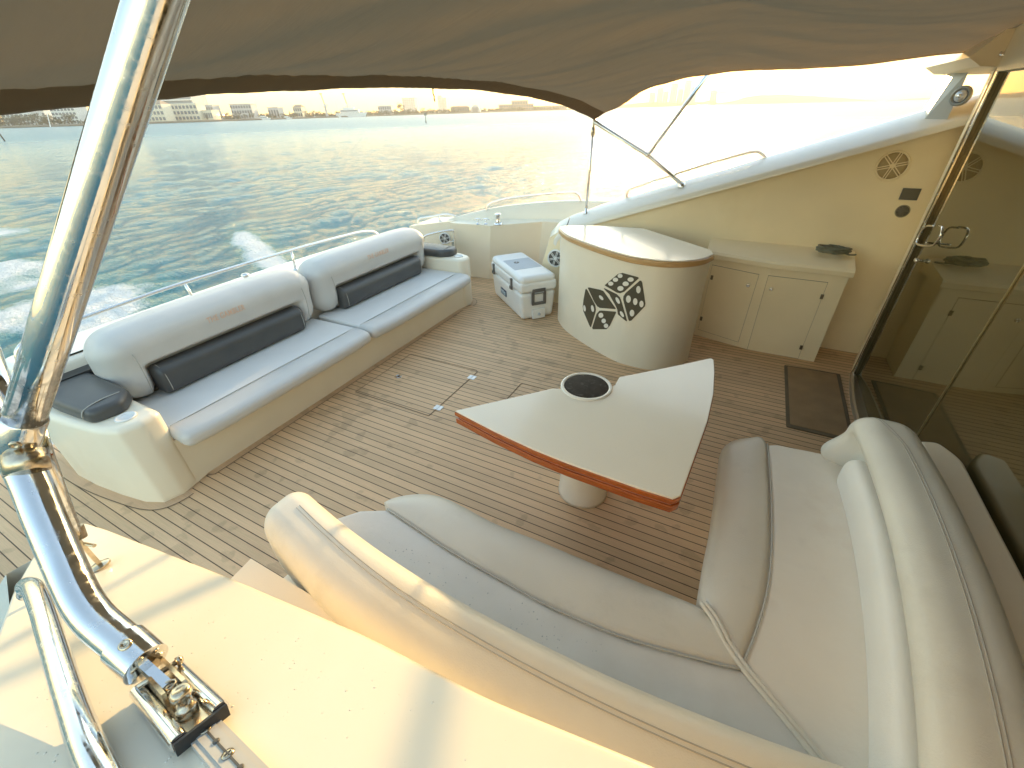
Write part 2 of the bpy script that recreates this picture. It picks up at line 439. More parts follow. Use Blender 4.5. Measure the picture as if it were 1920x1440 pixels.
def softbox(mb, c, h, r, n=(8, 8, 8), fn=None, mi=0):
    """rounded box centred at c with half sizes h"""
    c = Vector(c); rr = r if isinstance(r, (list, tuple)) else (r, r, r)
    def coords(ax, cnt):
        H = h[ax]; q = rr[ax]; L = []
        for k in range(6): L.append(-H + q * (1 - math.cos(PI / 2 * k / 6)) if False else -H + q * k / 6)
        for k in range(cnt + 1): L.append(-H + q + (2 * H - 2 * q) * k / cnt)
        for k in range(1, 7): L.append(H - q + q * k / 6)
        return L
    cs = [coords(i, n[i]) for i in range(3)]
    vmap = {}; vs = []; fs = []
    def vert(p):
        key = (round(p[0], 6), round(p[1], 6), round(p[2], 6))
        if key in vmap: return vmap[key]
        q = [max(-h[i] + rr[i], min(h[i] - rr[i], p[i])) for i in range(3)]
        d = Vector([(p[i] - q[i]) / rr[i] if rr[i] > 0 else 0 for i in range(3)])
        if d.length > 1e-9:
            e = Vector([math.sin(abs(x) * PI / 4) / math.sin(PI / 4) * (1 if x >= 0 else -1) if False else x for x in d])
            d = e.normalized()
        v = Vector([q[i] + d[i] * rr[i] for i in range(3)])
        if fn: v = Vector(fn(v))
        vmap[key] = len(vs); vs.append(c + v); return vmap[key]
    for ax in range(3):
        u, w = (ax + 1) % 3, (ax + 2) % 3
        for s in (-1, 1):
            for i in range(len(cs[u]) - 1):
                for j in range(len(cs[w]) - 1):
                    q = []
                    for (a, b) in ((i, j), (i + 1, j), (i + 1, j + 1), (i, j + 1)):
                        p = [0, 0, 0]; p[ax] = s * h[ax]; p[u] = cs[u][a]; p[w] = cs[w][b]; q.append(vert(p))
                    if len(set(q)) == 4: fs.append(tuple(q))
    return mb.add(vs, fs, mi)

def resample(P, n):
    P = [Vector(p) for p in P]; L = [0.0]
    for a, b in zip(P, P[1:]): L.append(L[-1] + (b - a).length)
    out = []
    for k in range(n):
        t = L[-1] * k / (n - 1); i = 0
        while i < len(L) - 2 and L[i + 1] < t: i += 1
        f = (t - L[i]) / max(1e-9, L[i + 1] - L[i]); out.append(P[i].lerp(P[i + 1], f))
    return out
def bolster(mb, front, seam, z0, z1, zs, n=60, endr=0.05):
    """upholstered front roll lofted from a back seam line over to a front edge line"""
    F = resample([Vector((p[0], p[1], 0)) for p in front], n); S = resample([Vector((p[0], p[1], 0)) for p in seam], n)
    rows = []
    for i in range(n):
        a = F[i]; b = S[i]; e = min(i, n - 1 - i) / (n - 1); k = 1.0
        row = [(b.x, b.y, z0)]
        row.append((b.x, b.y, zs - .02)); row.append((b.x, b.y, zs))
        for j in range(1, 13):
            th = PI / 2 * j / 12; h = math.sin(th) ** 0.95; zz = math.cos(th) ** 0.62
            p = b.lerp(a, h); bulge = (z1 - zs) * math.sin(min(1, h * 1.6) * PI / 2)
            zt = zs + bulge; row.append((p.x, p.y, z0 + .045 + (zt - z0 - .045) * zz))
        for j in range(1, 5):
            th = PI / 2 * j / 4; p = b.lerp(a, 1 - .16 * (1 - math.cos(th))); row.append((p.x, p.y, z0 + .045 * (1 - math.sin(th))))
        rows.append(row)
    m = len(rows[0]); vs = [q for r_ in rows for q in r_]
    fs = [(i * m + k, i * m + (k + 1) % m, (i + 1) * m + (k + 1) % m, (i + 1) * m + k) for i in range(n - 1) for k in range(m)]
    fs.append(tuple(range(m))); fs.append(tuple(range(n * m - 1, (n - 1) * m - 1, -1)))
    return mb.add(vs, fs)
from mathutils.bvhtree import BVHTree
def drape(o, pts, d, lift=0.0006):
    me = o.data; bvh = BVHTree.FromPolygons([v.co.copy() for v in me.vertices], [tuple(p.vertices) for p in me.polygons]); res = []
    d = Vector(d).normalized()
    for p in pts:
        h = bvh.ray_cast(Vector(p) - d * 0.5, d, 1.5)
        if h[0] is not None: res.append(h[0] - d * lift)
    return res
def tag(o, label=None, cat=None, group=None, kind=None):
    if label: o["label"] = label
    if cat: o["category"] = cat
    if group: o["group"] = group
    if kind: o["kind"] = kind
    return o
def thing(name, loc, label, cat, group=None):
    o = bpy.data.objects.new(name, None); o.empty_display_size = 0.1
    COL.objects.link(o); o.location = loc
    return tag(o, label, cat, group)
def sstep(a, b, x):
    t = max(0.0, min(1.0, (x - a) / (b - a))); return t * t * (3 - 2 * t)

# ================================================================== SEA
WZ = -1.3
def build_sea():
    import array
    cx, cy = -2.0, 2.4
    # fine sector towards the open stern quarter, coarse elsewhere
    angs = [rad(62) + rad(138) * k / 760 for k in range(760)] + [rad(200) + rad(222) * k / 170 for k in range(170)]
    na = len(angs); radii = []; r = 3.0
    while r < 30000:
        radii.append(r); r *= 1.0095 if r < 45 else (1.018 if r < 120 else (1.04 if r < 900 else 1.25))
    nr = len(radii)
    vs = []; foam = []
    N = noise.noise
    waves = []
    rnd = random.Random(3)
    for k in range(34):
        lam = 0.42 * (1.095 ** k)
        ang = rad(215) + rnd.gauss(0, 0.65)
        st = 0.0062 if lam < 1.6 else (0.0032 if lam < 3.5 else 0.0018)
        waves.append((2 * PI / lam, math.cos(ang), math.sin(ang), rnd.random() * 6.28, lam * st, lam))
    for i, r in enumerate(radii):
        for j in range(na):
            a = angs[j]
            x = cx + r * math.cos(a); y = cy + r * math.sin(a)
            z = 0.0; fm = 0.0
            sp = max(r * (rad(138) / 760 if j < 760 else rad(222) / 170), r * 0.0095)
            if r < 260:
                w1 = 3.0 * N((x * .25, y * .25, 1.7)); w2 = 3.0 * N((x * .25, y * .25, 8.1))
                for q, (k, dx, dy, ph, am, lam) in enumerate(waves):
                    if lam < sp * 3: continue
                    z += am * math.sin(k * (x * dx + y * dy) + ph + (w1 if q & 1 else w2))
                z *= 0.7 + 0.9 * N((x * .3, y * .3, 3.3))
                if x < -4.0 and r < 90:
                    # wake of the boat: churned middle, crest along its far side
                    s = -x - 4.3
                    edge = 3.6 + 0.16 * s
                    wob = 0.9 * N((x * .22, y * .22, 7.7))
                    inside = sstep(edge + 1.6, edge - 1.4, y + wob) * sstep(-8, -3, y)
                    n1 = N((x * .45, y * .45, 1.1)) + .5 * N((x * 1.1, y * 1.1, 2.1))
                    fade = math.exp(-s / 26.0)
                    fm = inside * fade * (0.66 + 1.2 * n1)
                    fm += 0.55 * math.exp(-((y - 2.8 - 0.05 * s + wob) / 1.2) ** 2) * math.exp(-s / 9.0)
                    z += inside * fade * 0.06 * n1
                    d = y - (4.3 + 0.42 * s) + 0.35 * N((x * .5, y * .5, 9.0))
                    cr = math.exp(-(d / 0.62) ** 2) * sstep(2.5, 4.5, s) * sstep(12.5, 8.5, s)
                    z += 0.09 * math.exp(-(d / 1.0) ** 2) * sstep(1.5, 4, s) * sstep(22, 9, s)
                    fm = max(fm, cr * (0.95 + 0.5 * n1))
            vs.append((x, y, WZ + z)); foam.append(max(0.0, min(1.0, fm)))
    fs = []
    for i in range(nr - 1):
        for j in range(na):
            k = (j + 1) % na
            fs.append((i * na + j, (i + 1) * na + j, (i + 1) * na + k, i * na + k))
    me = bpy.data.meshes.new("sea"); me.from_pydata(vs, [], fs); me.update()
    at = me.attributes.new("foam", 'FLOAT', 'POINT'); at.data.foreach_set("value", array.array('f', foam))
    m = bpy.data.materials.new("sea_water"); m.use_nodes = True
    nt = m.node_tree; L = nt.links; b = nt.nodes["Principled BSDF"]
    b.inputs["Roughness"].default_value = 0.08; b.inputs["IOR"].default_value = 1.33
    tc = nt.nodes.new("ShaderNodeTexCoord")
    def noi(scale, det, rough=0.55, vec=(1, 1, 1), dist=0.0):
        mp = nt.nodes.new("ShaderNodeMapping"); mp.inputs["Scale"].default_value = vec
        mp.inputs["Rotation"].default_value = (0, 0, rad(-25))
        L.new(tc.outputs["Object"], mp.inputs["Vector"])
        n = nt.nodes.new("ShaderNodeTexNoise"); n.inputs["Scale"].default_value = scale; n.inputs["Detail"].default_value = det
        n.inputs["Roughness"].default_value = rough; n.inputs["Distortion"].default_value = dist
        L.new(mp.outputs[0], n.inputs["Vector"]); return n.outputs[0]
    def math_(op, a, bv):
        n = nt.nodes.new("ShaderNodeMath"); n.operation = op
        for i, v in enumerate((a, bv)):
            if isinstance(v, (int, float)): n.inputs[i].default_value = v
            else: L.new(v, n.inputs[i])
        return n.outputs[0]
    hgt = math_('ADD', math_('ADD', math_('MULTIPLY', noi(1.2, 5, 0.6, (1, 1.5, 1), 0.5), 0.12), math_('MULTIPLY', noi(4.2, 9, 0.66, (1, 1.5, 1), 0.6), 0.30)), math_('MULTIPLY', noi(14.0, 4, 0.6, (1, 1.4, 1), 0.3), 0.10))
    bp = nt.nodes.new("ShaderNodeBump"); bp.inputs["Strength"].default_value = 0.9; bp.inputs["Distance"].default_value = 0.55
    L.new(hgt, bp.inputs["Height"]); L.new(bp.outputs[0], b.inputs["Normal"])
    attr = nt.nodes.new("ShaderNodeAttribute"); attr.attribute_name = "foam"
    f1 = noi(3.2, 14, 0.82, (1, 1, 1), 1.0)
    fr = nt.nodes.new("ShaderNodeMapRange"); fr.inputs["From Min"].default_value = 0.60; fr.inputs["From Max"].default_value = 0.80
    L.new(math_('ADD', math_('MULTIPLY', attr.outputs["Fac"], 0.62), math_('MULTIPLY', f1, 0.62)), fr.inputs["Value"])
    mx = nt.nodes.new("ShaderNodeMix"); mx.data_type = 'RGBA'
    mx.inputs["A"].default_value = (0.03, 0.18, 0.25, 1); mx.inputs["B"].default_value = (0.09, 0.30, 0.28, 1)
    L.new(attr.outputs["Fac"], mx.inputs["Factor"])
    m2 = nt.nodes.new("ShaderNodeMix"); m2.data_type = 'RGBA'; L.new(fr.outputs[0], m2.inputs["Factor"])
    L.new(mx.outputs["Result"], m2.inputs["A"]); m2.inputs["B"].default_value = (0.80, 0.80, 0.78, 1)
    L.new(m2.outputs["Result"], b.inputs["Base Color"])
    rr = nt.nodes.new("ShaderNodeMapRange"); rr.inputs["To Min"].default_value = 0.08; rr.inputs["To Max"].default_value = 0.8
    L.new(fr.outputs[0], rr.inputs["Value"])
    # chop too small to model far out acts as roughness there
    vl = nt.nodes.new("ShaderNodeVectorMath"); vl.operation = 'LENGTH'; L.new(tc.outputs["Object"], vl.inputs[0])
    fr2 = nt.nodes.new("ShaderNodeMapRange"); fr2.inputs["From Min"].default_value = 25; fr2.inputs["From Max"].default_value = 170
    fr2.inputs["To Min"].default_value = 0.0; fr2.inputs["To Max"].default_value = 0.24
    L.new(vl.outputs["Value"], fr2.inputs["Value"])
    L.new(math_('ADD', rr.outputs[0], fr2.outputs[0]), b.inputs["Roughness"])
    o = link("sea", me, m); o["kind"] = "structure"
build_sea()

# ================================================================== DECK
def deck():
    mb = MB(); mb.box(-4.15, 1.5, -0.35, 5.9, -0.08, 0.0)
    o = mb.build("deck", TEAK); o["kind"] = "structure"
deck()

def capz(x): return 1.02 + 0.335 * (x + 1.56)
NCN = Vector((-0.335, 0.286, 1.0)).normalized()
def ncz(x, y): return capz(x) - 0.05 + 0.286 * (0.15 - y)
NC0 = Vector((0, 0.15, capz(0) - 0.05))
def ncp(px, py): return aP(px, py, NC0, NCN)
# hull below the deck, seen past the rails
def hull():
    o = thing("yacht_hull", (-1.5, 2.4, -1.3), "cream fibreglass yacht hull and stern coaming behind the long grey sofa", "boat")
    mb = MB(); mb.add([(-4.6, -0.6, -1.6), (-4.6, 5.6, -1.6), (2.5, 6.1, -1.6), (2.5, -1.1, -1.6), (-4.25, -0.45, -0.09), (-4.25, 5.95, -0.09), (2.5, 5.95, -0.09), (2.5, -0.9, -0.09)],
                      [(0, 1, 5, 4), (1, 2, 6, 5), (2, 3, 7, 6), (3, 0, 4, 7), (4, 5, 6, 7)])
    mb.build("hull_shell", GELW, o)
    # stern coaming behind the sofa
    mb = MB()
    out = smooth_outline([(-3.60, 0.56), (-4.02, 0.56), (-4.10, 2.4), (-4.02, 4.30), (-3.60, 4.30), (-3.60, 2.4)], [0.03, 0.12, 0.1, 0.12, 0.03, 0.01], 5)
    pad(mb, out, 0.01, 0.745, 0.045, 0.01)
    mb.build("stern_coaming", GELW, o, auto=40)
    mb = MB(); mb.box(-3.595, -3.40, 0.60, 4.27, 0.01, 0.60)
    mb.build("sofa_backing", GELW, o)
    mb = MB(); mb.box(-3.595, -3.50, 0.66, 0.96, 0.60, 0.665)
    mb.build("dark_slot", BLACK, o)
hull()

# ================================================================== BULWARKS
def bulwark(far):
    s = 1 if far else -1
    yc = 2.42
    def Y(v): return yc + s * v          # v measured from the centreline
    lab = ("cream fibreglass side wall rising towards the cabin beyond the bar and cabinets" if far
           else "sunlit cream side wall with flat sloping top in the left foreground")
    o = thing("bulwark", (0, Y(2.35), 0), lab, "side wall")
    xa = -1.56
    # inner wall sheet
    mb = MB()
    prof = [(-1.62, 1.0), (-1.72, 0.95), (-1.86, 0.87), (-1.95, 0.76), (-2.02, 0.5), (-2.14, 0.0)]
    top = [(1.6, capz(1.6))] + [(-1.55 + (1.6 + 1.55) * k / 8, capz(-1.55 + 3.15 * k / 8)) for k in range(7, -1, -1)]
    outl = (top if far else [(x, z - .07) for x, z in top]) + (prof if far else [(-1.56, 0.9), (-1.50, 0.45), (-1.44, 0.0)]) + [(1.6, 0.0)]
    def yin(z): return 2.19 + 0.075 * z
    if far: outl = [(x, z - .11 * sstep(.75, 1.0, z)) for x, z in outl]
    vs = [(x, Y(yin(z)), z) for x, z in outl] + [(x, Y(2.42), z) for x, z in outl]; n = len(outl)
    mb.add(vs, [tuple(range(n)), tuple(range(2 * n - 1, n - 1, -1))] + [(i, (i + 1) % n, n + (i + 1) % n, n + i) for i in range(n)])
    mb.build("wall_panel", GELC if far else GEL, o)
    # cap
    mb = MB()
    if far:
        path = [(1.7, capz(1.7))] + [(-1.45 + 3.15 * k / 10, capz(-1.45 + 3.15 * k / 10)) for k in range(9, -1, -1)] + [(-1.60, 0.995), (-1.74, 0.945), (-1.87, 0.875), (-1.96, 0.77), (-2.03, 0.52), (-2.15, 0.005)]
        cs = [(2.24, -0.115), (2.243, -0.075), (2.258, -0.058), (2.50, 0.036), (2.535, 0.038), (2.57, 0.015), (2.58, -0.06)]
        rows = []
        for i, (x, z) in enumerate(path):
            a = path[max(0, i - 1)]; b = path[min(len(path) - 1, i + 1)]
            t = Vector((b[0] - a[0], b[1] - a[1])).normalized(); nn = Vector((t.y, -t.x))
            if nn.y < 0 and i < 11: nn = -nn
            if i >= 11 and nn.x > 0: nn = -nn
            w = 1 - 0.45 * sstep(10, 13, i)
            rows.append([(x + nn.x * h, Y(2.24 + (v - 2.24) * w), z + nn.y * h) for v, h in cs])
        m_ = len(cs)
        vs = [p for r_ in rows for p in r_]
        fs = [(i * m_ + k, i * m_ + k + 1, (i + 1) * m_ + k + 1, (i + 1) * m_ + k) for i in range(len(rows) - 1) for k in range(m_ - 1)]
        mb.add(vs, fs)
        mb.build("wall_cap", GELW, o, auto=50)
        mb = MB()
        mb.add([(1.7, Y(2.57), capz(1.7) - .05), (-1.5, Y(2.57), capz(-1.5) - .05), (-2.0, Y(2.57), .7), (-2.2, Y(2.6), -.09), (1.7, Y(2.7), -.09)], [(0, 1, 2, 3, 4)])
        mb.build("outer_side", GELW, o)
    else:
        out = [(p.x, p.y) for p in (ncp(x, y) for x, y in ((88, 1012), (112, 988), (155, 979), (200, 993), (430, 1082), (690, 1192), (915, 1308), (1240, 1440)))] + [(0.8, 0.19), (1.2, 0.19), (1.2, -0.20), (0.3, -0.20), (-0.4, -0.17)] + [(p.x, p.y) for p in (ncp(x, y) for x, y in ((-60, 1330), (-10, 1200), (25, 1105), (60, 1045)))]
        out = smooth_outline(out, 0.03, 3)
        pad(mb, out, -0.06, 0.0, 0.006, 0.006, 3, tilt=lambda x, y: ncz(x, y))
        mb.build("wall_cap", GEL, o, auto=60)
        # flared outer side going down to the water
        mb = MB(); xs = [-1.50 + 0.3 * k for k in range(10)]
        rows = []
        for x in xs:
            t = sstep(-1.6, -0.6, x)
            rows.append([(x, -0.02 - .10 * t, ncz(x, -0.02 - .1 * t) - 0.03), (x - .01, -0.10 - .10 * t, capz(x) - 0.10), (x - .03, -0.28 - .1 * t, capz(x) - 0.5), (x - .05, -0.55, -0.2)])
        vs = [p for r_ in rows for p in r_]
        mb.add(vs, [(i * 4 + k, i * 4 + k + 1, (i + 1) * 4 + k + 1, (i + 1) * 4 + k) for i in range(len(rows) - 1) for k in range(3)])
        mb.add([rows[0][k] for k in range(4)] + [(-1.45, 0.1, 0.0), (-1.5, 0.1, 1.0)], [(0, 1, 2, 3, 4, 5)])
        mb.build("outer_side", GELW, o, auto=50)
    return o
FARW = bulwark(True); NEARW = bulwark(False)
def wall_y(z): return 2.42 + 2.19 + 0.075 * z      # inner face of the far side wall

# water drops on the sunlit cap
def drops():
    mb = MB(); rnd = random.Random(5)
    for k in range(420):
        x = rnd.uniform(-0.75, 0.3); y = rnd.uniform(-0.1, 0.15); r = rnd.choice([.0005, .0006, .0008, .0011, .0016])
        z = ncz(x, y)
        mb.lathe([(r, 0), (r * .85, r * .25), (r * .45, r * .42), (0.00001, r * .48)], (x, y, z), NCN, seg=8)
    m = mat("water_drop", (0.92, 0.84, 0.70), 0.22)
    o = mb.build("water_drops", m, None, smooth=True); tag(o, "tiny clear water drops scattered on the sunlit sloping wall top", "water drops", kind="stuff")
drops()

# ================================================================== STERN SIDE CORNER (ledge, outer bulwark)
def corner():
    o = thing("quarter_bulwark", (-2.9, 5.2, 0), "low cream corner wall with ledge carrying the cleats and winch", "corner wall")
    mb = MB()
    out = [(-3.62, 5.02), (-3.02, 5.05), (-2.46, 5.44), (-1.2, 5.46), (-1.2, 5.85), (-3.3, 5.85), (-3.62, 5.2)]
    base = out; topo = [(-3.50, 4.90), (-2.90, 4.95), (-2.36, 5.36), (-1.2, 5.38), (-1.2, 5.75), (-3.3, 5.75), (-3.50, 5.1)]
    zt = [.75, .75, .76, .80, .80, .75, .75]
    n = len(out)
    mb.add([(p[0], p[1], 0) for p in base] + [(p[0], p[1], z) for p, z in zip(topo, zt)],
           [tuple(range(n - 1, -1, -1)), tuple(range(n, 2 * n))] + [(i, (i + 1) % n, n + (i + 1) % n, n + i) for i in range(n)])
    mb.build("ledge_wall", GEL, o)
    # outer raised bulwark
    pts = [(-3.62, 5.02, .76), (-3.40, 5.14, .82), (-3.12, 5.28, .88), (-2.87, 5.38, .92), (-2.40, 5.52, .97), (-1.9, 5.60, 1.00), (-1.2, 5.62, 1.02)]
    pts = catmull(pts, 5)
    mb = MB(); rows = []
    for p in pts:
        rows.append([(p.x, p.y - .06, .74), (p.x, p.y - .005, p.z - .015), (p.x, p.y + .02, p.z), (p.x, p.y + .10, p.z), (p.x, p.y + .13, p.z - .03), (p.x, p.y + .2, -.1)])
    vs = [q for r_ in rows for q in r_]
    mb.add(vs, [(i * 6 + k, i * 6 + k + 1, (i + 1) * 6 + k + 1, (i + 1) * 6 + k) for i in range(len(rows) - 1) for k in range(5)])
    mb.add(rows[0], [(0, 1, 2, 3, 4, 5)])
    mb.build("raised_rim", GEL, o, auto=50)
    # low face panel beside the gate
    mb = MB()
    a = Vector((-3.95, 4.62)); 
    mb.add([(-4.05, 4.72, 0), (-3.50, 4.95, 0), (-3.50, 4.95, .76), (-4.05, 4.72, .70), (-4.05, 5.3, 0), (-3.5, 5.3, 0), (-3.5, 5.3, .76), (-4.05, 5.3, .70)],
           [(0, 1, 2, 3), (1, 5, 6, 2), (5, 4, 7, 6), (4, 0, 3, 7), (3, 2, 6, 7)])
    mb.build("side_panel", GEL, o)
corner()

# ================================================================== LONG SOFA
def sofa():
    o = thing("sofa", (-3.1, 2.4, 0), "long grey and charcoal vinyl sofa along the stern on a cream moulded base", "sofa")
    # moulded base with rounded ends
    mb = MB()
    half = [(-2.80, 0.90), (-2.775, 0.80), (-2.755, 0.71), (-2.79, 0.615), (-2.90, 0.565), (-3.10, 0.53), (-3.35, 0.50), (-3.58, 0.49)]
    mir = [(x, 4.84 - y) for x, y in half]
    out = half + [(-3.598, 0.8)] + [(-3.598, 4.04)] + mir[::-1]
    mb.prism(out, 0.0, 0.35)
    mb.build("base", GEL, o, auto=40)
    # raised arm mouldings at both ends
    for sgn, nm in ((0, 'near'), (1, 'far')):
        f = (lambda p: (p[0], p[1])) if sgn == 0 else (lambda p: (p[0], 4.84 - p[1]))
        arm = [(-2.765, 0.80), (-2.748, 0.71), (-2.785, 0.61), (-2.90, 0.56), (-3.10, 0.525), (-3.35, 0.495), (-3.597, 0.49), (-3.597, 0.83), (-2.80, 0.83)]
        mb = MB(); pad(mb, [f(p) for p in smooth_outline(arm, 0.02, 3)], 0.02, 0.575, 0.04, 0.005, tilt=lambda x, y: 0.0)
        a = mb.build("arm_moulding", GEL if sgn == 0 else GEL, o, auto=50)
        # recessed drink holder ring
        c = (-2.875, 0.70) if sgn == 0 else (-2.875, 4.14)
        mb = MB(); mb.lathe([(0.052, 0.0), (0.052, 0.006), (0.045, 0.008), (0.040, 0.002), (0.038, -0.03), (0.0001, -0.03)], (c[0], c[1], 0.576)); mb.build("cup_holder", WHITEP, a, smooth=True)
        # charcoal arm pad
        pads = [(-2.93, 0.74), (-2.96, 0.585), (-3.30, 0.555), (-3.52, 0.56), (-3.58, 0.68), (-3.55, 0.83), (-3.05, 0.83)]
        mb = MB(); pad(mb, [f(p) for p in smooth_outline(pads, 0.05, 4)], 0.575, 0.655, 0.035, 0.012, crown=0.012)
        p_ = mb.build("arm_pad", VIND, o, smooth=True)
        sm = [(-3.02, 0.572, .60), (-3.015, 0.575, .63), (-3.02, 0.60, .652), (-3.03, 0.68, .662), (-3.04, 0.78, .655)]
        mb = MB(); mb.tube([(*f(q), q[2]) for q in catmull(sm, 4)], 0.0035, 6); mb.build("pad_piping", SEAM, p_, smooth=True)
    # seat cushions and backs
    for (y0, y1) in ((0.815, 2.395), (2.41, 4.02)):
        ym = (y0 + y1) / 2
        mb = MB(); out = smooth_outline([(-2.80, y0 + .01), (-3.34, y0 + .02), (-3.34, y1 - .02), (-2.80, y1 - .01)], 0.03, 4)
        pad(mb, out, 0.352, 0.43, 0.018, 0.01, crown=0.006)
        sc_ = mb.build("seat_cushion", VINL, o, smooth=True)
        mb = MB(); softbox(mb, (-2.715, ym, 0.386), (0.105, (y1 - y0) / 2, 0.052), (0.05, 0.05, 0.045), (3, 16, 2),
                           fn=lambda v: (v.x - 0.03 * (abs(v.y) / ((y1 - y0) / 2)) ** 6, v.y, v.z - 0.012 * (v.x > 0) * sstep(0, .1, v.x)))
        mb.build("front_bolster", VIN, o, smooth=True)
        mb = MB(); mb.tube([(-2.812, y0 + .03, .4315), (-2.812, ym, .4345), (-2.812, y1 - .03, .4315)], 0.003, 6); mb.build("seam", SEAM, sc_, smooth=True)
        # backrest: fat roll with recess for the lumbar cushion
        hy = (y1 - y0) / 2 - 0.005
        la, lb = (-hy + 0.20, hy - 0.20)
        def bf(v, hy=hy, la=la, lb=lb):
            x, y, z = v
            top = sstep(-0.05, 0.2, z)
            x += 0.03 * top
            if x > 0:
                rec = sstep(0.005, -0.03, z) * sstep(la - .03, la + .02, y) * sstep(lb + .03, lb - .02, y)
                x -= 0.085 * rec
            z += -0.035 * (abs(y) / hy) ** 4 * (z > 0) * (z / .23)
            return (x, y, z)
        mb = MB(); softbox(mb, (-3.385, ym, 0.68), (0.185, hy, 0.25), (0.155, 0.15, 0.15), (6, 60, 18), fn=bf)
        bk = mb.build("backrest", VIN, o, smooth=True)
        for e in (-1, 1):
            ys = ym + e * (hy - 0.15)
            pts = [(-3.19, ys, .50), (-3.17, ys, .60), (-3.165, ys, .68), (-3.175, ys, .76), (-3.215, ys, .835), (-3.29, ys, .885), (-3.38, ys, .90)]
            mb = MB(); mb.tube(catmull(pts, 4), 0.0025, 6); mb.build("seam", SEAM, bk, smooth=True)
        mb = MB(); softbox(mb, (-3.235, ym, 0.535), (0.085, (lb - la) / 2 - .005, 0.105), (0.07, 0.035, 0.07), (4, 20, 4))
        lum = mb.build("lumbar_cushion", VIND, o, smooth=True)
        for e in (-1, 1):
            ys = ym + e * ((lb - la) / 2 - 0.045)
            mb = MB(); mb.tube(catmull([(-3.149, ys, .47), (-3.146, ys, .53), (-3.155, ys, .59), (-3.185, ys, .628), (-3.23, ys, .643)], 4), 0.0025, 6); mb.build("seam", SEAM, lum, smooth=True)
        # embroidered name
        cu = bpy.data.curves.new("tmp", 'FONT'); cu.body = "THE GAMBLER"; cu.size = 0.058; cu.extrude = 0.0012; cu.offset = 0.0006
        cu.align_x = 'CENTER'; cu.space_character = 1.12
        to = bpy.data.objects.new("tmp", cu); COL.objects.link(to)
        dg = bpy.context.evaluated_depsgraph_get(); me = bpy.data.meshes.new_from_object(to.evaluated_get(dg))
        bpy.data.objects.remove(to)
        yc = (2.02 if y0 < 2 else 3.30)
        q0, q1 = ((aX(386, 603, -3.20), aX(458, 582, -3.20)) if y0 < 2 else (aX(688, 489, -3.20), aX(726, 470, -3.20)))
        xs_ = [v.co.x for v in me.vertices]; x0_, x1_ = min(xs_), max(xs_)
        kk = (q1.y - q0.y) / (x1_ - x0_)
        bvh = BVHTree.FromPolygons([v.co.copy() for v in bk.data.vertices], [tuple(p.vertices) for p in bk.data.polygons])
        for v in me.vertices:
            u, w, dd = v.co
            yy = q0.y + (u - x0_) * kk; zz = (q0.z + q1.z) / 2 + w * 1.0
            h = bvh.ray_cast(Vector((-2.6, yy, zz)), Vector((-1, 0, 0)), 2)
            if h[0] is None: h = (Vector((-3.2, yy, zz)),)
            v.co = h[0] + Vector((0.0008 + max(0, dd) * 1.2, 0, 0.0006 + max(0, dd)))
        t = link("embroidery", me, THREAD, bk, False)
    return o
sofa()

# stern rail
def rail(pts, r, name, label, posts=(), group=None, cat="rail", foot=True):
    c = Vector(pts[0]); 
    o = thing(name, c, label, cat, group)
    mb = MB(); mb.tube(pts, r, 14); mb.build("rail_tube", STEEL, o, smooth=True)
    for (a, b) in posts:
        mb = MB(); mb.tube([a, b], r * 0.85, 12); mb.lathe([(r * 2.1, 0), (r * 2.1, .005), (r * 1.2, .014)], b, (0, 0, 1), seg=16); mb.build("post", STEEL, o, smooth=True)
    return o
def dome(): pass
rail(catmull([(-3.78, 0.62, .76), (-3.775, 0.66, .84), (-3.77, 0.80, .885), (-3.76, 1.2, .91), (-3.75, 1.67, .93), (-3.75, 2.65, .93), (-3.75, 3.40, .91), (-3.75, 3.66, .885), (-3.75, 3.78, .84), (-3.75, 3.83, .75)], 6), 0.0125, "stern_rail",
     "long polished steel rail on the stern behind the grey sofa", [((-3.75, 1.67, .925), (-3.75, 1.69, .745)), ((-3.75, 2.65, .925), (-3.75, 2.64, .745))])
def knob():
    o = thing("deck_bollard", (-3.70, 2.12, .745), "small steel capped post just behind the middle of the sofa back", "bollard")
    mb = MB(); mb.lathe([(.03, 0), (.03, .01), (.018, .02), (.018, .10), (.03, .105), (.032, .12), (.02, .13), (.0001, .131)], (-3.70, 2.12, .745)); mb.build("bollard_body", STEEL, o, smooth=True)
    mb = MB(); mb.lathe([(.034, 0.112), (.034, .118)], (-3.70, 2.12, .745)); mb.build("collar", STEEL, o)
knob()
rail(catmull([(-3.14, 5.27, .86), (-3.12, 5.28, .92), (-3.05, 5.31, .965), (-2.87, 5.38, 1.01), (-2.4, 5.50, 1.07), (-2.06, 5.56, 1.10), (-1.97, 5.58, 1.08), (-1.92, 5.59, 1.0)], 6), 0.0125, "corner_rail",
     "short curved steel rail on the far corner rim behind the winch")
rail(catmull([(-4.02, 4.86, .70), (-3.98, 4.88, .77), (-3.8, 4.93, .80), (-3.62, 5.00, .83), (-3.50, 5.06, .80)], 5), 0.0125, "quarter_rail",
     "small low steel rail on the rim left of the cleats", [((-3.72, 4.96, .81), (-3.70, 4.97, .74))])
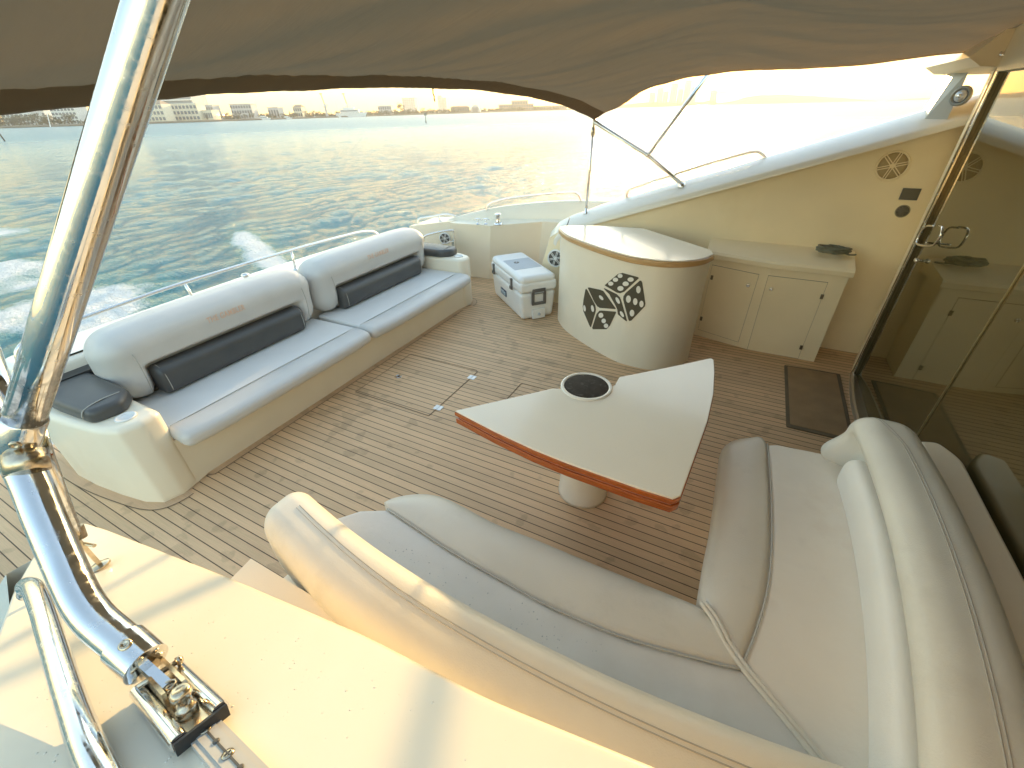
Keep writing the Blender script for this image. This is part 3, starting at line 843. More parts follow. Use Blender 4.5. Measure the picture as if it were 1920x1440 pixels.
def gate():
    o = thing("stern_gate", (-3.5, 4.72, 0), "steel tube gate at the far end of the sofa beside the small speaker", "gate")
    a = aY(848, 436, 4.78); 
    mb = MB(); mb.tube(catmull([aY(793, 470, 4.55), aY(794, 452, 4.56), aY(800, 441, 4.58), aY(845, 432, 4.78), aY(851, 440, 4.80), aY(854, 470, 4.80), aY(857, 512, 4.80)], 6), .012, 12); mb.build("gate_frame", STEEL, o, smooth=True)
    mb = MB(); mb.tube([aY(786, 468, 4.55), aY(852, 452, 4.78)], .006, 8); mb.build("gate_bar", STEEL, o, smooth=True)
    mb = MB(); mb.obox(aY(853, 478, 4.84), (.022, 0, 0), (0, .02, 0), (0, 0, .2)); mb.build("gate_post", mat("grey_post", (.35, .36, .32), .4, .5), o)
gate()

# ================================================================== SPEAKERS
def speaker(name, c, nrm, up, r, label, group="round six-spoke speakers in the cockpit walls", sq=1.0, dark=CONE, ring=None):
    c = Vector(c); n = Vector(nrm).normalized(); v = (Vector(up) - n * Vector(up).dot(n)).normalized(); u = v.cross(n)
    ring = ring or WHITEP
    o = thing(name, c, label, "speaker", group)
    mb = MB(); mb.lathe([(r * .90, 0.001), (r * .90, .004), (r * .5, .0045), (0.0001, .008)], c, n, 32); mb.build("cone", dark, o, smooth=True)
    mb = MB(); mb.lathe([(r * 1.0, 0.001), (r, .008), (r * .97, .012), (r * .90, .013), (r * .87, .010), (r * .87, .0015)], c, n, 40)
    mb.lathe([(r * 1.06, .0008), (r * 1.06, .0022), (r * 1.02, .0022)], c, n, 40)
    mb.build("ring", ring, o, smooth=False, auto=40)
    mb = MB(); mb.lathe([(r * .17, 0.003), (r * .17, .014), (r * .12, .016), (0.0001, .016)], c, n, 24)
    for k in range(6):
        a = PI / 3 * k + .25; d = u * math.cos(a) + v * math.sin(a); t = n.cross(d)
        for e in (-1, 1):
            mb.obox(c + d * r * .52 + t * e * r * .075 + n * .0105, d * r * .40, t * r * .030, n * .0025)
        mb.obox(c + d * r * .98 + n * .010, d * r * .05, t * r * .05, n * .004)
    mb.build("spokes", ring, o)
    return o
def on_wall(px, py, e=0.0):
    p = aY(px, py, 4.70)
    for _ in range(4): p = aY(px, py, wall_y(p.z) - e)
    return p
WN = Vector((0, -1, 0.075)).normalized()
speaker("wall_speaker", on_wall(1673, 311), WN, (0, 0, 1), 0.108, "cream six-spoke speaker high on the far side wall near the glass door", ring=GELC)
speaker("wall_speaker", aP(834, 447, (-3.50, 4.94, .6), (.38, -.92, 0)) , (.38, -.92, 0), (0, 0, 1), 0.075, "small white six-spoke speaker behind the steel gate at the sofa's far end", dark=DGREY)
speaker("wall_speaker", (-1.84, 4.585, 0.55), WN, (0, 0, 1), 0.095, "white six-spoke speaker half hidden between white cooler and bar", dark=DGREY)

def wall_bits():
    a = on_wall(1684, 355, .002); b = on_wall(1730, 353, .002); c = on_wall(1719, 374, .002); d = on_wall(1686, 373, .002)
    cc = on_wall(1706, 364, .0)
    o = thing("control_panel", cc, "flat dark rectangular panel on the far wall below the large speaker", "panel")
    mb = MB(); mb.obox(cc + WN * .004, (.058, 0, 0), (0, .0035, 0), (0, .0028, .042)); mb.build("panel_plate", DGREY, o)
    mb = MB(); mb.obox(cc + WN * .009, (.050, 0, 0), (0, .001, 0), (0, .0026, .034)); mb.build("panel_face", mat("panel_face", (.13, .12, .09), .25), o)
    c2 = on_wall(1692, 396)
    o = thing("round_vent", c2, "small round dark speaker vent under the rectangular panel on the wall", "vent")
    mb = MB(); mb.lathe([(.048, 0), (.048, .006), (.042, .009), (.040, .006)], c2, WN); mb.build("vent_rim", mat("vent_rim", (.30, .25, .16), .4), o, smooth=True)
    mb = MB(); mb.lathe([(.040, .002), (.04, .006), (.001, .0065)], c2, WN)
    mb.build("vent_core", DGREY, o, smooth=True)
    mb = MB(); u = Vector((1, 0, 0)); v = WN.cross(u)
    for rr, nn in ((.030, 10), (.017, 6)):
        for k in range(nn):
            a_ = 2 * PI * k / nn; mb.lathe([(.0042, .0066), (.0042, .0085), (.0001, .009)], c2 + (u * math.cos(a_) + v * math.sin(a_)) * rr, WN, 8)
    mb.build("vent_studs", mat("vent_rim", (.30, .25, .16), .4), o)
wall_bits()

# far cap handrail
def far_rail():
    P = [aY(1175, 372, 4.93), aY(1177, 360, 4.93), aY(1187, 352, 4.93), aY(1280, 322, 4.93), aY(1345, 302, 4.93), aY(1408, 285, 4.93), aY(1426, 287, 4.93), aY(1437, 297, 4.93)]
    rail(catmull(P, 6), .0135, "side_handrail", "curved steel handrail on the far wall top left of the pillar")
far_rail()

# ================================================================== CANOPY
def cw(x):
    return 2.46 - 0.50 * sstep(-1.62, -0.75, x)
def cwn(x):
    return 2.46 - 0.475 * sstep(-1.62, -0.85, x)
def cz(x, y):
    d = y - 2.42
    e = 2.148 - (0.033 if d > 0 else 0.023) * d * d - 0.036 * sstep(-1.46, -1.6, x)
    w = cw(x); k = min(1.0, abs(d) / w)
    rise = 0.23 * sstep(-1.65, -0.4, x) + 0.06 * sstep(0.2, 1.4, x)
    sag = -0.055 * math.sin(PI * max(0, min(1, (x + 1.6) / 1.35))) * (1 - k ** 2) - 0.04 * math.sin(PI * max(0, min(1, (x + .25) / 1.5))) * (1 - k ** 2)
    edge = 0.045 * (k ** 8) * -1 * sstep(-1.2, 0.0, x)
    wr = 0.020 * noise.noise((x * .8 + y * .5, y * 2.6 - x * 2.1, .5)) + 0.008 * noise.noise((x * 3.0, y * 7 - x * 5, 2.5))
    pk = 0.0004 * math.sin(y * 95 + 2 * math.sin(y * 9)) * sstep(-1.40, -1.50, x)
    wr *= 0.35 + 0.65 * sstep(-1.6, -1.2, x)
    return e + rise + sag + edge + wr + pk
def canopy():
    o = thing("canopy", (0, 2.42, 2.1), "large dark brown canvas sun canopy stretched over the whole deck", "canopy")
    nx, ny = 110, 210; vs = []; fs = []
    for i in range(nx + 1):
        x = -1.60 + 3.15 * i / nx
        for j in range(ny + 1):
            t = -1 + 2 * j / ny
            y = 2.42 + (cw(x) if t > 0 else cwn(x)) * t
            xx = x
            if i < 12: xx = x + 0.0 * (1 - abs(t))
            vs.append((xx, y, cz(x, y)))
    for i in range(nx):
        for j in range(ny):
            a = i * (ny + 1) + j; fs.append((a, a + 1, a + ny + 2, a + ny + 1))
    me = bpy.data.meshes.new("canvas"); me.from_pydata(vs, [], fs); me.update()
    c = link("canvas", me, CANVAS, o)
    md = c.modifiers.new("t", 'SOLIDIFY'); md.thickness = 0.0025
    # doubled hem along the aft edge and both sides
    mb = MB(); rows = []
    for j in range(0, ny * 2 + 1):
        t = -1 + 2 * j / (ny * 2); rr = []
        for (dx, dz) in ((-.006, .002), (-.008, -.006), (0.0, -.010), (.03, -.007), (.065, -.0065), (.112, -.0065), (.116, -.001)):
            x = -1.60 + dx; y = 2.42 + (cw(x) if t > 0 else cwn(x)) * t; rr.append((x, y, cz(max(x, -1.6), y) + dz + .0012 * math.sin(j * .9 + 3 * noise.noise((j * .05, 0, 0))) * (dx > 0.01)))
        rows.append(rr)
    m_ = 7; vs = [p for r_ in rows for p in r_]
    mb.add(vs, [(i * m_ + k, i * m_ + k + 1, (i + 1) * m_ + k + 1, (i + 1) * m_ + k) for i in range(len(rows) - 1) for k in range(m_ - 1)])
    mb.build("hem", CANVASH, o, smooth=True)
    for side in (-1, 1):
        pts = []
        for i in range(90):
            x = -1.60 + 3.15 * i / 89; y = 2.42 + side * (cw(x) if side > 0 else cwn(x)); pts.append((x, y, cz(x, y) - .002))
        mb = MB(); mb.tube(pts, 0.011 if side < 0 else .006, 8); mb.build("edge_roll", CANVASH, o, smooth=True)
    # stitches along the hem
    mb = MB()
    x = -1.588
    for j in range(520):
        t = -0.999 + 1.998 * j / 520; y = 2.42 + cw(x) * t; mb.obox((x - .012, y, cz(-1.6, y) - .004), (.0012, 0, 0), (0, .0026, 0), (0, 0, .0012))
    mb.build("stitching", mat("stitch", (.30, .26, .21), .8), o)
    # small zip pull hanging from the aft edge
    y = aX(812, 172, -1.6).y; z0 = cz(-1.6, y) - .01
    mb = MB(); mb.tube([(-1.6, y, z0 + .005), (-1.6, y, z0 - .02), (-1.597, y + .004, z0 - .035)], .004, 8); mb.tube([(-1.597, y, z0 - .03), (-1.595, y - .005, z0 - .045), (-1.597, y + .002, z0 - .055), (-1.6, y + .007, z0 - .045)], .0025, 6, closed=True)
    mb.build("zip_pull", mat("brass", (.6, .42, .15), .3, 1.0), o, smooth=True)
canopy()

# canopy poles, far side
PR = 0.021
def far_poles():
    A = Vector((-1.585, 4.86, 1.885))
    o = thing("canopy_support", (-.62, 4.82, capz(-.62)), "slim steel canopy struts meeting at the far corner above the side wall", "canopy support", "steel canopy supports")
    B = Vector((-.63, 4.82, capz(-.63) + .02)); Mx = aY(1215, 291, 4.84); T = aY(1328, 138, 4.62)
    mb = MB(); mb.tube([A, Mx, B], PR, 14); mb.lathe([(.035, -.01), (.035, .0), (.026, .03), (.02, .035)], B - Vector((0, 0, .02)), (0, 0, 1)); mb.build("diagonal_pole", STEEL, o, smooth=True)
    mb = MB(); mb.tube([Mx, T], PR * .8, 12); mb.build("upper_pole", STEEL, o, smooth=True)
    C = Vector((-1.60, 4.85, capz(-1.6) + .0)); d = (A - C)
    mb = MB(); mb.tube([C + d * .06, C + d * .90], PR * .72, 12); mb.lathe([(.03, 0), (.03, .006), (.017, .02), (.015, .06)], C, (0, 0, 1)); mb.build("vertical_leg", STEEL, o, smooth=True)
    mb = MB(); mb.tube([C + d * .86, C + d * .94], PR * 1.0, 12); mb.tube([C + d * .93, A], PR * .5, 10); mb.lathe([(.012, -.03), (.012, .03)], A + Vector((0.01, 0, 0.01)), (0, 1, 0)); mb.build("corner_fitting", BRONZE, o, smooth=True)
    mb = MB(); u = (Mx - A).normalized(); mb.tube([Mx - u * .02, Mx + u * .02], PR * 1.35, 14); mb.build("clamp", STEEL, o, smooth=True)
far_poles()

# canopy poles, near side (close to the camera)
def near_poles():
    J = aD(38, 845, .655)
    o = thing("canopy_support", aD(350, 1330, .53), "thick polished steel canopy pole and bent strut close in the left foreground", "canopy support", "steel canopy supports")
    # upper pole
    T = aD(312, -60, .44); J0 = aD(40, 800, .65)
    d = (T - J0).normalized()
    mb = MB(); mb.tube([J0 - d * .0, J0.lerp(T, .35), J0.lerp(T, .7), T, T + d * .02], .0245, 40); mb.build("upper_pole", STEEL, o, smooth=True)
    mb = MB(); mb.tube([J0 - d * .045, J0 - d * .040, J0 + d * .018, J0 + d * .020], [.0255, .0272, .0272, .0258], 40); cl = mb.build("collar", STEEL, o, auto=50)
    s0 = aD(57, 813, .615); tn = (EYE - s0); tn = (tn - d * tn.dot(d)).normalized(); sp = J0 - d * .012 + tn * .0265
    mb = MB(); mb.lathe([(.0072, 0), (.0072, .0015), (.0055, .003), (.0035, .003), (.003, .001), (.0001, .001)], sp, tn, 18); mb.build("grub_screw", BRONZE, cl, smooth=True)
    # knuckle joining the poles
    K = J0 - d * .045
    mb = MB(); mb.tube([K + d * .002, K - d * .03], .013, 20); mb.tube([aD(45, 850, .66), aD(52, 885, .655)], .026, 30); mb.build("knuckle", BRONZE, o, smooth=True)
    # bent strut down to the hinge
    path = [aD(-90, 640, .74), aD(-20, 775, .70), aD(45, 880, .662), aD(85, 975, .64), aD(125, 1068, .625), aD(152, 1125, .61), aD(180, 1163, .60), aD(213, 1192, .59), aD(245, 1219, .58)]
    path = catmull(path, 6)
    mb = MB(); mb.tube(path, .0235, 40); mb.build("bent_strut", STEEL, o, smooth=True)
    a = aD(232, 1207, .582); b = aD(276, 1246, .568); u = (b - a).normalized()
    mb = MB(); mb.tube([a, a + u * .001, b - u * .001, b], [.0245, .0262, .0262, .0245], 40); cl2 = mb.build("collar", STEEL, o, auto=50)
    tn = (EYE - a); tn = (tn - u * tn.dot(u)).normalized()
    mb = MB(); mb.lathe([(.0075, 0), (.0075, .0015), (.0055, .003), (.0035, .003), (.003, .001), (.0001, .001)], a.lerp(b, .42) + tn * .0258, tn, 18); mb.build("grub_screw", BRONZE, cl2, smooth=True)
    # flat tongue
    c = aD(312, 1288, .555)
    w = u.cross(Vector((0, 0, 1))).normalized(); h = w.cross(u)
    mb = MB(); mb.obox(b.lerp(c, .45), u * (c - b).length * .62, w * .0055, h * .0085); mb.build("tongue", STEEL, o)
    # vertical leg behind
    mb = MB(); mb.tube([aD(62, 800, .80), aD(84, 865, .84), aD(137, 1005, .93)], .0165, 24); mb.build("vertical_leg", STEEL, o, smooth=True)
    f = aD(142, 1003, .93); g = Vector((f.x - .005, f.y - .005, ncz(f.x, f.y) + .002))
    mb = MB(); mb.tube([aD(133, 990, .93), aD(141, 1012, .935)], .0205, 20); mb.lathe([(.004, -.03), (.004, .03)], f + Vector((0, 0, -.03)), (1, .3, 0), 10)
    mb.obox((f + g) / 2, (.008, 0, 0), (0, .004, 0), (0, 0, max(.01, (f.z - g.z) / 2))); mb.lathe([(.022, 0), (.022, .005), (.012, .010)], g, (-.3, 0, .95)); mb.build("leg_foot", BRONZE, o, smooth=False, auto=40)
    # pole above that continues past the joint to the near corner
    mb = MB(); mb.tube([aD(44, 845, .86), aD(-30, 620, .98)], .0165, 20); mb.build("rear_leg", STEEL, o, smooth=True)
near_poles()

def track_slider():
    # track screwed on the near wall top and the slide car that carries the hinge
    s = .335 / math.hypot(1, .335); cth = 1 / math.hypot(1, .335)
    a = aP(330, 1312, NC0 + NCN * .006, NCN); b = aP(520, 1520, NC0 + NCN * .006, NCN)
    u = (b - a).normalized(); n = NCN.copy(); w = n.cross(u).normalized()
    o = thing("sliding_track", a, "pale flat track with countersunk screws on the near wall top", "track")
    mb = MB(); mb.obox(a.lerp(b, .5) - n * .001, u * (b - a).length * .5, w * .0155, n * .0045); mb.obox(a.lerp(b, .5) + n * .0038, u * (b - a).length * .5, w * .010, n * .001); mb.build("track_bar", TRACK, o)
    L = (b - a).length
    mb = MB(); mb.obox(a.lerp(b, .5) + n * .0052, u * L * .5, w * .0011, n * .0004); mb.build("slot", DGREY, o)
    for k in range(7):
        t = .26 + .115 * k
        if t > .98: break
        big = (k % 2 == 1)
        r_ = .0062 if big else .0034
        mb = MB(); mb.lathe([(r_, 0.0048), (r_, .0062), (r_ * .6, .0066), (.0001, .0066)], a.lerp(b, t), n, 18)
        sc_ = mb.build("screw", BRONZE if big else DGREY, o, smooth=True)
        if big:
            mb = MB(); mb.obox(a.lerp(b, t) + n * .0068, u * .0035, w * .0008, n * .0003, ); mb.obox(a.lerp(b, t) + n * .0069, u * .0008, w * .0035, n * .0003); mb.build("cross_slot", DGREY, sc_)
    o2 = thing("slide_car", a, "steel slide car with spring pin and hinge bolt riding the pale track", "slide car")
    c0 = aP(300, 1285, a, n); c1 = aP(382, 1375, a, n); cl = (c1 - c0).length
    mb = MB()
    for e in (-1, 1):
        mb.tube([c0 + w * e * .021 + n * .011, c1 + w * e * .021 + n * .011], .0092, 24)
    mb.build("side_rails", STEEL, o2, auto=40)
    mb = MB(); mb.obox(c0.lerp(c1, .5) + n * .004, u * cl * .5, w * .020, n * .004); mb.build("car_plate", BRONZE, o2)
    mb = MB(); mb.obox(c1 + u * .003 + n * .008, u * .0022, w * .027, n * .0075); mb.build("end_bumper", BLACK, o2)
    mb = MB()
    for e in (-1, 1): mb.obox(c0.lerp(c1, .22) + w * e * .0105 + n * .020, u * cl * .33, w * .0022, n * .014)
    mb.build("fork", BRONZE, o2)
    mb = MB(); mb.tube([c0.lerp(c1, .12) - w * .022 + n * .026, c0.lerp(c1, .12) + w * .022 + n * .026], .0035, 12); mb.lathe([(.006, 0), (.006, .005), (.003, .008)], c0.lerp(c1, .12) + w * .02 + n * .026, w, 14); mb.build("hinge_bolt", BRONZE, o2, smooth=True)
    mb = MB(); mb.lathe([(.011, .006), (.011, .018), (.0085, .020), (.0085, .030), (.011, .032), (.011, .040), (.008, .043), (.005, .041), (.0001, .041)], c0.lerp(c1, .72), n, 24); mb.build("spring_pin", BRONZE, o2, smooth=True)
    mb = MB()
    for k in range(26):
        pass
    mb.tube([c0.lerp(c1, .46) + n * (.012 + .0009 * k) + (u * math.cos(k * .9) + w * math.sin(k * .9)) * .006 for k in range(26)], .0013, 6); mb.build("spring", BRONZE, o2, smooth=True)
track_slider()

def near_rail():
    P = [aD(50, 1098, .80), aD(62, 1104, .775), aD(78, 1140, .72), aD(100, 1210, .64), aD(128, 1300, .56), aD(165, 1400, .49), aD(215, 1500, .44)]
    P2 = [aD(150, 1300, .60), aD(165, 1335, .58), aD(185, 1400, .545), aD(225, 1500, .49)]
    o = thing("side_handrail", aD(150, 1400, .5), "wide polished steel handrail at the bottom left corner of the photo", "rail")
    mb = MB(); mb.tube(catmull(P, 6), .0155, 32); mb.build("rail_tube", STEEL, o, smooth=True)
    mb = MB(); mb.tube([aD(52, 1100, .80), aD(50, 1112, .82)], .014, 20); mb.build("rail_foot", STEEL, o, smooth=True)
near_rail()

# ================================================================== BAR COUNTER
BF = [(-1.66, 4.24), (-1.62, 4.14), (-1.44, 3.92), (-1.11, 3.68), (-0.79, 3.505), (-0.62, 3.47), (-0.47, 3.475), (-0.33, 3.54), (-0.22, 3.66), (-0.165, 3.80)]
BFC = catmull([Vector((x, y, 0)) for x, y in BF], 6)
def bar():
    o = thing("bar_counter", (-.9, 4.0, 0), "curved white bar counter with dice emblem and wood edged top", "bar counter")
    front = [(p.x, p.y) for p in BFC]
    out = front + [(-0.20, 3.92), (-0.87, 4.46), (-1.30, 4.42), (-1.60, 4.32)]
    inner = offset(out, .012)
    mb = MB(); mb.prism([(p.x, p.y) for p in inner], 0.0, 0.94); mb.build("counter_body", GEL, o, auto=35)
    mb = MB(); pad(mb, offset(out, -.012), .935, .982, .010, .012, 4); mb.build("wood_edge", BARW, o, auto=50)
    mb = MB(); pad(mb, offset(out, .0), .9825, .990, .004, .001, 3); mb.build("counter_top", LAM, o, auto=50)
    return o
BAR = bar()
def on_bar(px, py, e=.003):
    w = sight(px, py); best = None
    front = [(p.x, p.y) for p in BFC]
    for i in range(len(front) - 1):
        a = Vector(front[i]); b = Vector(front[i + 1]); d = b - a
        n = Vector((d.y, -d.x)).normalized()
        a2 = a - n * .012 + n * e; 
        den = w.x * n.x + w.y * n.y
        t = (a2.x * n.x + a2.y * n.y) / den
        p = Vector((w.x * t, w.y * t)); s = (p - a2).dot(d) / d.length_squared
        if -0.02 <= s <= 1.02 and t > 0:
            if best is None or t < best[0]: best = (t, EYE + w * t)
    return best[1]
def dice():
    S = 180 / 1728.0
    def P(x, y): return (1060 + x * S, 490 + y * S)
    faces = [
        [(705, 432), (950, 225), (1030, 208), (1310, 285), (1322, 305), (1060, 548), (985, 575), (925, 562)],
        [(1340, 348), (1368, 350), (1385, 385), (1442, 755), (1432, 810), (1190, 1065), (1150, 1078), (1135, 1050), (1040, 690), (1045, 630), (1085, 570)],
        [(695, 478), (925, 590), (985, 650), (1010, 720), (1115, 1080), (1085, 1072), (945, 955), (935, 870), (905, 800), (820, 650), (790, 590), (740, 545), (700, 500)],
        [(375, 492), (398, 520), (540, 790), (550, 870), (535, 940), (460, 1190), (440, 1170), (325, 900), (312, 820), (325, 700), (360, 510)],
        [(402, 475), (430, 470), (630, 512), (685, 535), (905, 845), (905, 860), (620, 838), (575, 810), (520, 730)],
        [(610, 890), (650, 885), (905, 905), (915, 920), (800, 1160), (740, 1222), (495, 1222), (482, 1200), (560, 950)],
    ]
    pips = [(985, 262, 45, 38, 0), (902, 332, 48, 38, 0), (817, 402, 48, 38, 0), (1175, 328, 56, 40, 0), (1085, 405, 56, 42, 0), (992, 488, 56, 44, 0),
            (1315, 510, 40, 66, 0), (1135, 680, 44, 66, 0), (1258, 725, 40, 62, 0), (1370, 768, 38, 60, 0), (1200, 932, 42, 60, 0),
            (942, 705, 28, 66, -28), (1018, 950, 26, 60, -30),
            (645, 655, 26, 54, -42), (345, 845, 22, 58, -10), (488, 850, 26, 62, -10), (640, 972, 44, 46, 0), (690, 1072, 40, 42, 0), (732, 1160, 40, 40, 0)]
    bm = bmesh.new()
    def poly(pp, e, name, m, parent):
        pass
    mb = MB()
    from mathutils.geometry import tessellate_polygon
    def slab(mb, pts, e0, e1):
        n = len(pts); A = [on_bar(*P(*p), e=e1) for p in pts]; B = [on_bar(*P(*p), e=e0) for p in pts]
        mb.add(A + B, [(i, n + i, n + (i + 1) % n, (i + 1) % n) for i in range(n)])
        for tri in tessellate_polygon([[Vector((p[0], p[1], 0)) for p in pts]]):
            T = [tuple(pts[i]) for i in tri]; q = [T]
            for _ in range(3):
                q2 = []
                for (u, v, w) in q:
                    m1 = ((u[0] + v[0]) / 2, (u[1] + v[1]) / 2); m2 = ((v[0] + w[0]) / 2, (v[1] + w[1]) / 2); m3 = ((w[0] + u[0]) / 2, (w[1] + u[1]) / 2)
                    q2 += [(u, m1, m3), (m1, v, m2), (m3, m2, w), (m1, m2, m3)]
                q = q2
            for t in q: mb.add([on_bar(*P(*p), e=e1) for p in t], [(0, 1, 2)])
    for f in faces: slab(mb, f, .0006, .0030)
    em = mb.build("dice_emblem", DECAL, BAR, False, weld=False)
    mb = MB()
    for (x, y, a, b, r) in pips:
        pts = []
        for k in range(20):
            t = 2 * PI * k / 20; u = a * math.cos(t); v = b * math.sin(t); q = rad(r)
            pts.append((x + u * math.cos(q) - v * math.sin(q), y + u * math.sin(q) + v * math.cos(q)))
        slab(mb, pts, .0032, .0042)
    mb.build("pips", GELW, em, False, weld=False)
dice()

# ================================================================== CABINET
def cabinet():
    A = Vector((-.20, 4.395, 0)); B = Vector((.30, 4.275, 0)); C = Vector((.855, 4.262, 0))
    o = thing("cabinet", (.3, 4.45, 0), "low cream two-door cabinet against the far wall beside the bar", "cabinet")
    out = [(-.22, 4.62), (A.x, A.y), (B.x, B.y), (C.x, C.y), (.857, 4.63)]
    mb = MB(); n = len(out)
    mb.prism(out, 0, .80); mb.build("carcass", GELC, o)
    # sloping moulded top
    lip = [(-.24, 4.36), (.29, 4.245), (.875, 4.232)]
    mb = MB(); rows = []
    for (x, y) in ((-.25, 4.37), (-.12, 4.335), (.05, 4.295), (.29, 4.245), (.58, 4.236), (.878, 4.232)):
        rows.append([(x, y + .012, .795), (x, y, .80), (x, y, .838), (x, y + .018, .858), (x * 1.02 + .0, 4.57, .895), (x * 1.03 + .005, 4.70, .905)])
    vs = [p for r_ in rows for p in r_]; k6 = 6
    mb.add(vs, [(i * k6 + k, i * k6 + k + 1, (i + 1) * k6 + k + 1, (i + 1) * k6 + k) for i in range(len(rows) - 1) for k in range(5)])
    mb.add(rows[-1] + [(rows[-1][-1][0], 4.70, .795)], [(0, 1, 2, 3, 4, 5, 6)]); mb.add(rows[0] + [(rows[0][-1][0], 4.70, .795)], [(6, 5, 4, 3, 2, 1, 0)])
    mb.build("cabinet_top", GELC, o, auto=35)
    def pl(seg):
        a, b = (A, B) if seg == 0 else (B, C)
        d = (b - a).normalized(); return a, Vector((d.y, -d.x, 0))
    def door(seg, pxs, knob, hinges, label=None):
        p0, nn = pl(seg)
        q = [aP(x, y, p0, nn) for x, y in pxs]
        mb = MB(); e = nn * .0035
        c = sum(q, Vector()) / 4
        outer = [v + (v - c).normalized() * .004 + nn * .0006 for v in q]; 
        mb.add(outer, [(0, 1, 2, 3)])
        # shadow gap strip
        g = mb.build("door", LINE, o)
        mb = MB(); mb.add([v + e for v in q] + [v + nn * .0008 for v in q], [(0, 1, 2, 3), (0, 4, 5, 1), (1, 5, 6, 2), (2, 6, 7, 3), (3, 7, 4, 0)])
        mb.build("door_panel", GELC, g)
        kp = aP(*knob, p0, nn) + nn * .003
        mb = MB(); mb.lathe([(.0165, 0), (.0165, .003), (.012, .006), (.008, .006), (.008, .003), (.0001, .003)], kp, nn, 24); mb.build("door_knob", STEEL, g, smooth=True)
        for hx in hinges:
            hp = aP(*hx, p0, nn) + nn * .005
            mb = MB(); u = nn.cross(Vector((0, 0, 1))); mb.obox(hp, u * .011, nn * .003, Vector((0, 0, .020))); mb.tube([hp - Vector((0, 0, .02)) + nn * .003, hp + Vector((0, 0, .02)) + nn * .003], .003, 8)
            mb.build("hinge", mat("dull_hinge", (.26, .21, .14), .35, .8), g)
    door(0, [(1336, 497), (1423, 515), (1384, 641), (1309, 617)], (1403, 535), [(1335, 520), (1315, 597)])
    door(1, [(1441, 517), (1552, 530), (1496, 672), (1401, 655)], (1446, 542), [(1541, 556), (1502, 651)])
    # small studs under the lip
    mb = MB()
    for (x, y) in ((1441, 495), (1565, 507)):
        p0, nn = pl(1); p = aP(x, y, p0, nn); mb.obox(p + nn * .004, (.006, 0, 0), (0, .004, 0), (0, 0, .006))
        mb.build("stud", DGREY, o); mb = MB()
cabinet()
def rope_coil():
    c = Vector((.72, 4.50, .905)); rnd = random.Random(4); pts = []
    for k in range(150):
        t = k * .42; r = .045 + .035 * rnd.random(); pts.append(c + Vector((1.5 * r * math.cos(t) + .01 * rnd.gauss(0, 1), .85 * r * math.sin(t), .012 + k / 150 * .045 + .004 * rnd.random())))
    pts += [c + Vector((.10, -.01, .012)), c + Vector((.15, 0.0, .008)), c + Vector((.17, .02, .006))]
    mb = MB(); mb.tube(catmull(pts, 2), .0075, 7)
    o = mb.build("rope_coil", ROPE, None, smooth=True); tag(o, "small tangled grey green rope coil lying on the cabinet top", "rope")
rope_coil()

# ================================================================== GLASS DOOR, FRAME, PILLAR, CABIN
def glass_wall():
    o = thing("glass_door", (1.15, 2.7, 0), "dark tinted glass cabin door wall reflecting the cabinet and side wall", "glass door")
    mb = MB(); mb.box(1.15, 1.162, 2.704, 4.10, .02, 2.12); mb.build("glass_pane", GLASS, o)
    mb = MB(); mb.box(1.148, 1.160, -.6, 2.696, .02, 2.12); mb.build("glass_pane", GLASS, o)
    mb = MB(); mb.box(1.141, 1.147, 2.6955, 2.7045, .02, 2.12); mb.build("seam_strip", mat("seam_strip", (.45, .38, .22), .3, .8), o)
    mb = MB(); mb.box(1.125, 1.165, 4.10, 4.155, .02, 2.16); f = mb.build("door_stile", mat("stile_bronze", (.16, .13, .07), .22, .6), o)
    mb = MB(); mb.box(1.120, 1.128, 4.096, 4.104, .02, 2.16); mb.build("edge_bead", STEEL, f)
    for z in (1.85, 1.65, 1.45, 1.27, 1.12, .95, .7, .45):
        mb = MB(); mb.lathe([(.006, 0), (.005, .003), (.0001, .004)], (1.125, 4.128, z), (-1, 0, 0), 12); mb.build("screw", STEEL, f, smooth=True)
    # curved sill track on the deck
    pts = [(1.12, 4.16), (1.085, 3.9), (1.065, 3.6), (1.06, 3.3), (1.055, 2.9), (1.055, 2.4), (1.06, 1.9)]
    c = catmull([Vector((x, y, 0)) for x, y in pts], 5); mb = MB(); rows = []
    for p in c: rows.append([(p.x, p.y, .001), (p.x + .004, p.y, .03), (p.x + .02, p.y, .036), (p.x + .03, p.y, .03), (1.149, p.y, .024)])
    vs = [q for r_ in rows for q in r_]; mb.add(vs, [(i * 5 + k, i * 5 + k + 1, (i + 1) * 5 + k + 1, (i + 1) * 5 + k) for i in range(len(rows) - 1) for k in range(4)])
    mb.build("sill_track", mat("sill_metal", (.48, .44, .36), .3, .7), o, auto=40)
    mb = MB(); P = [(1.118, 4.05, 1.20), (1.085, 4.04, 1.20), (1.07, 4.03, 1.19), (1.07, 3.99, 1.10), (1.072, 3.98, 1.085), (1.09, 4.02, 1.08), (1.118, 4.05, 1.08)]
    zz = [aX(1752, 424, 1.09), aX(1738, 424, 1.09), aX(1728, 434, 1.09), aX(1719, 452, 1.09), aX(1723, 459, 1.09), aX(1745, 461, 1.09), aX(1755, 455, 1.09), aX(1765, 438, 1.09), aX(1766, 426, 1.09), aX(1760, 423, 1.10)]
    mb.tube(catmull(zz, 5), .0065, 12); mb.tube([aX(1737, 455, 1.09), aX(1737, 455, 1.15)], .006, 10); mb.build("door_handle", STEEL, o, smooth=True)
    p = aX(1718, 488, 1.12); mb = MB(); softbox(mb, p, (.012, .022, .014), (.01, .012, .012), (2, 2, 2)); mb.tube([p, p + Vector((.03, 0, 0))], .008, 10); mb.build("door_latch", STEEL, o, smooth=True)
glass_wall()

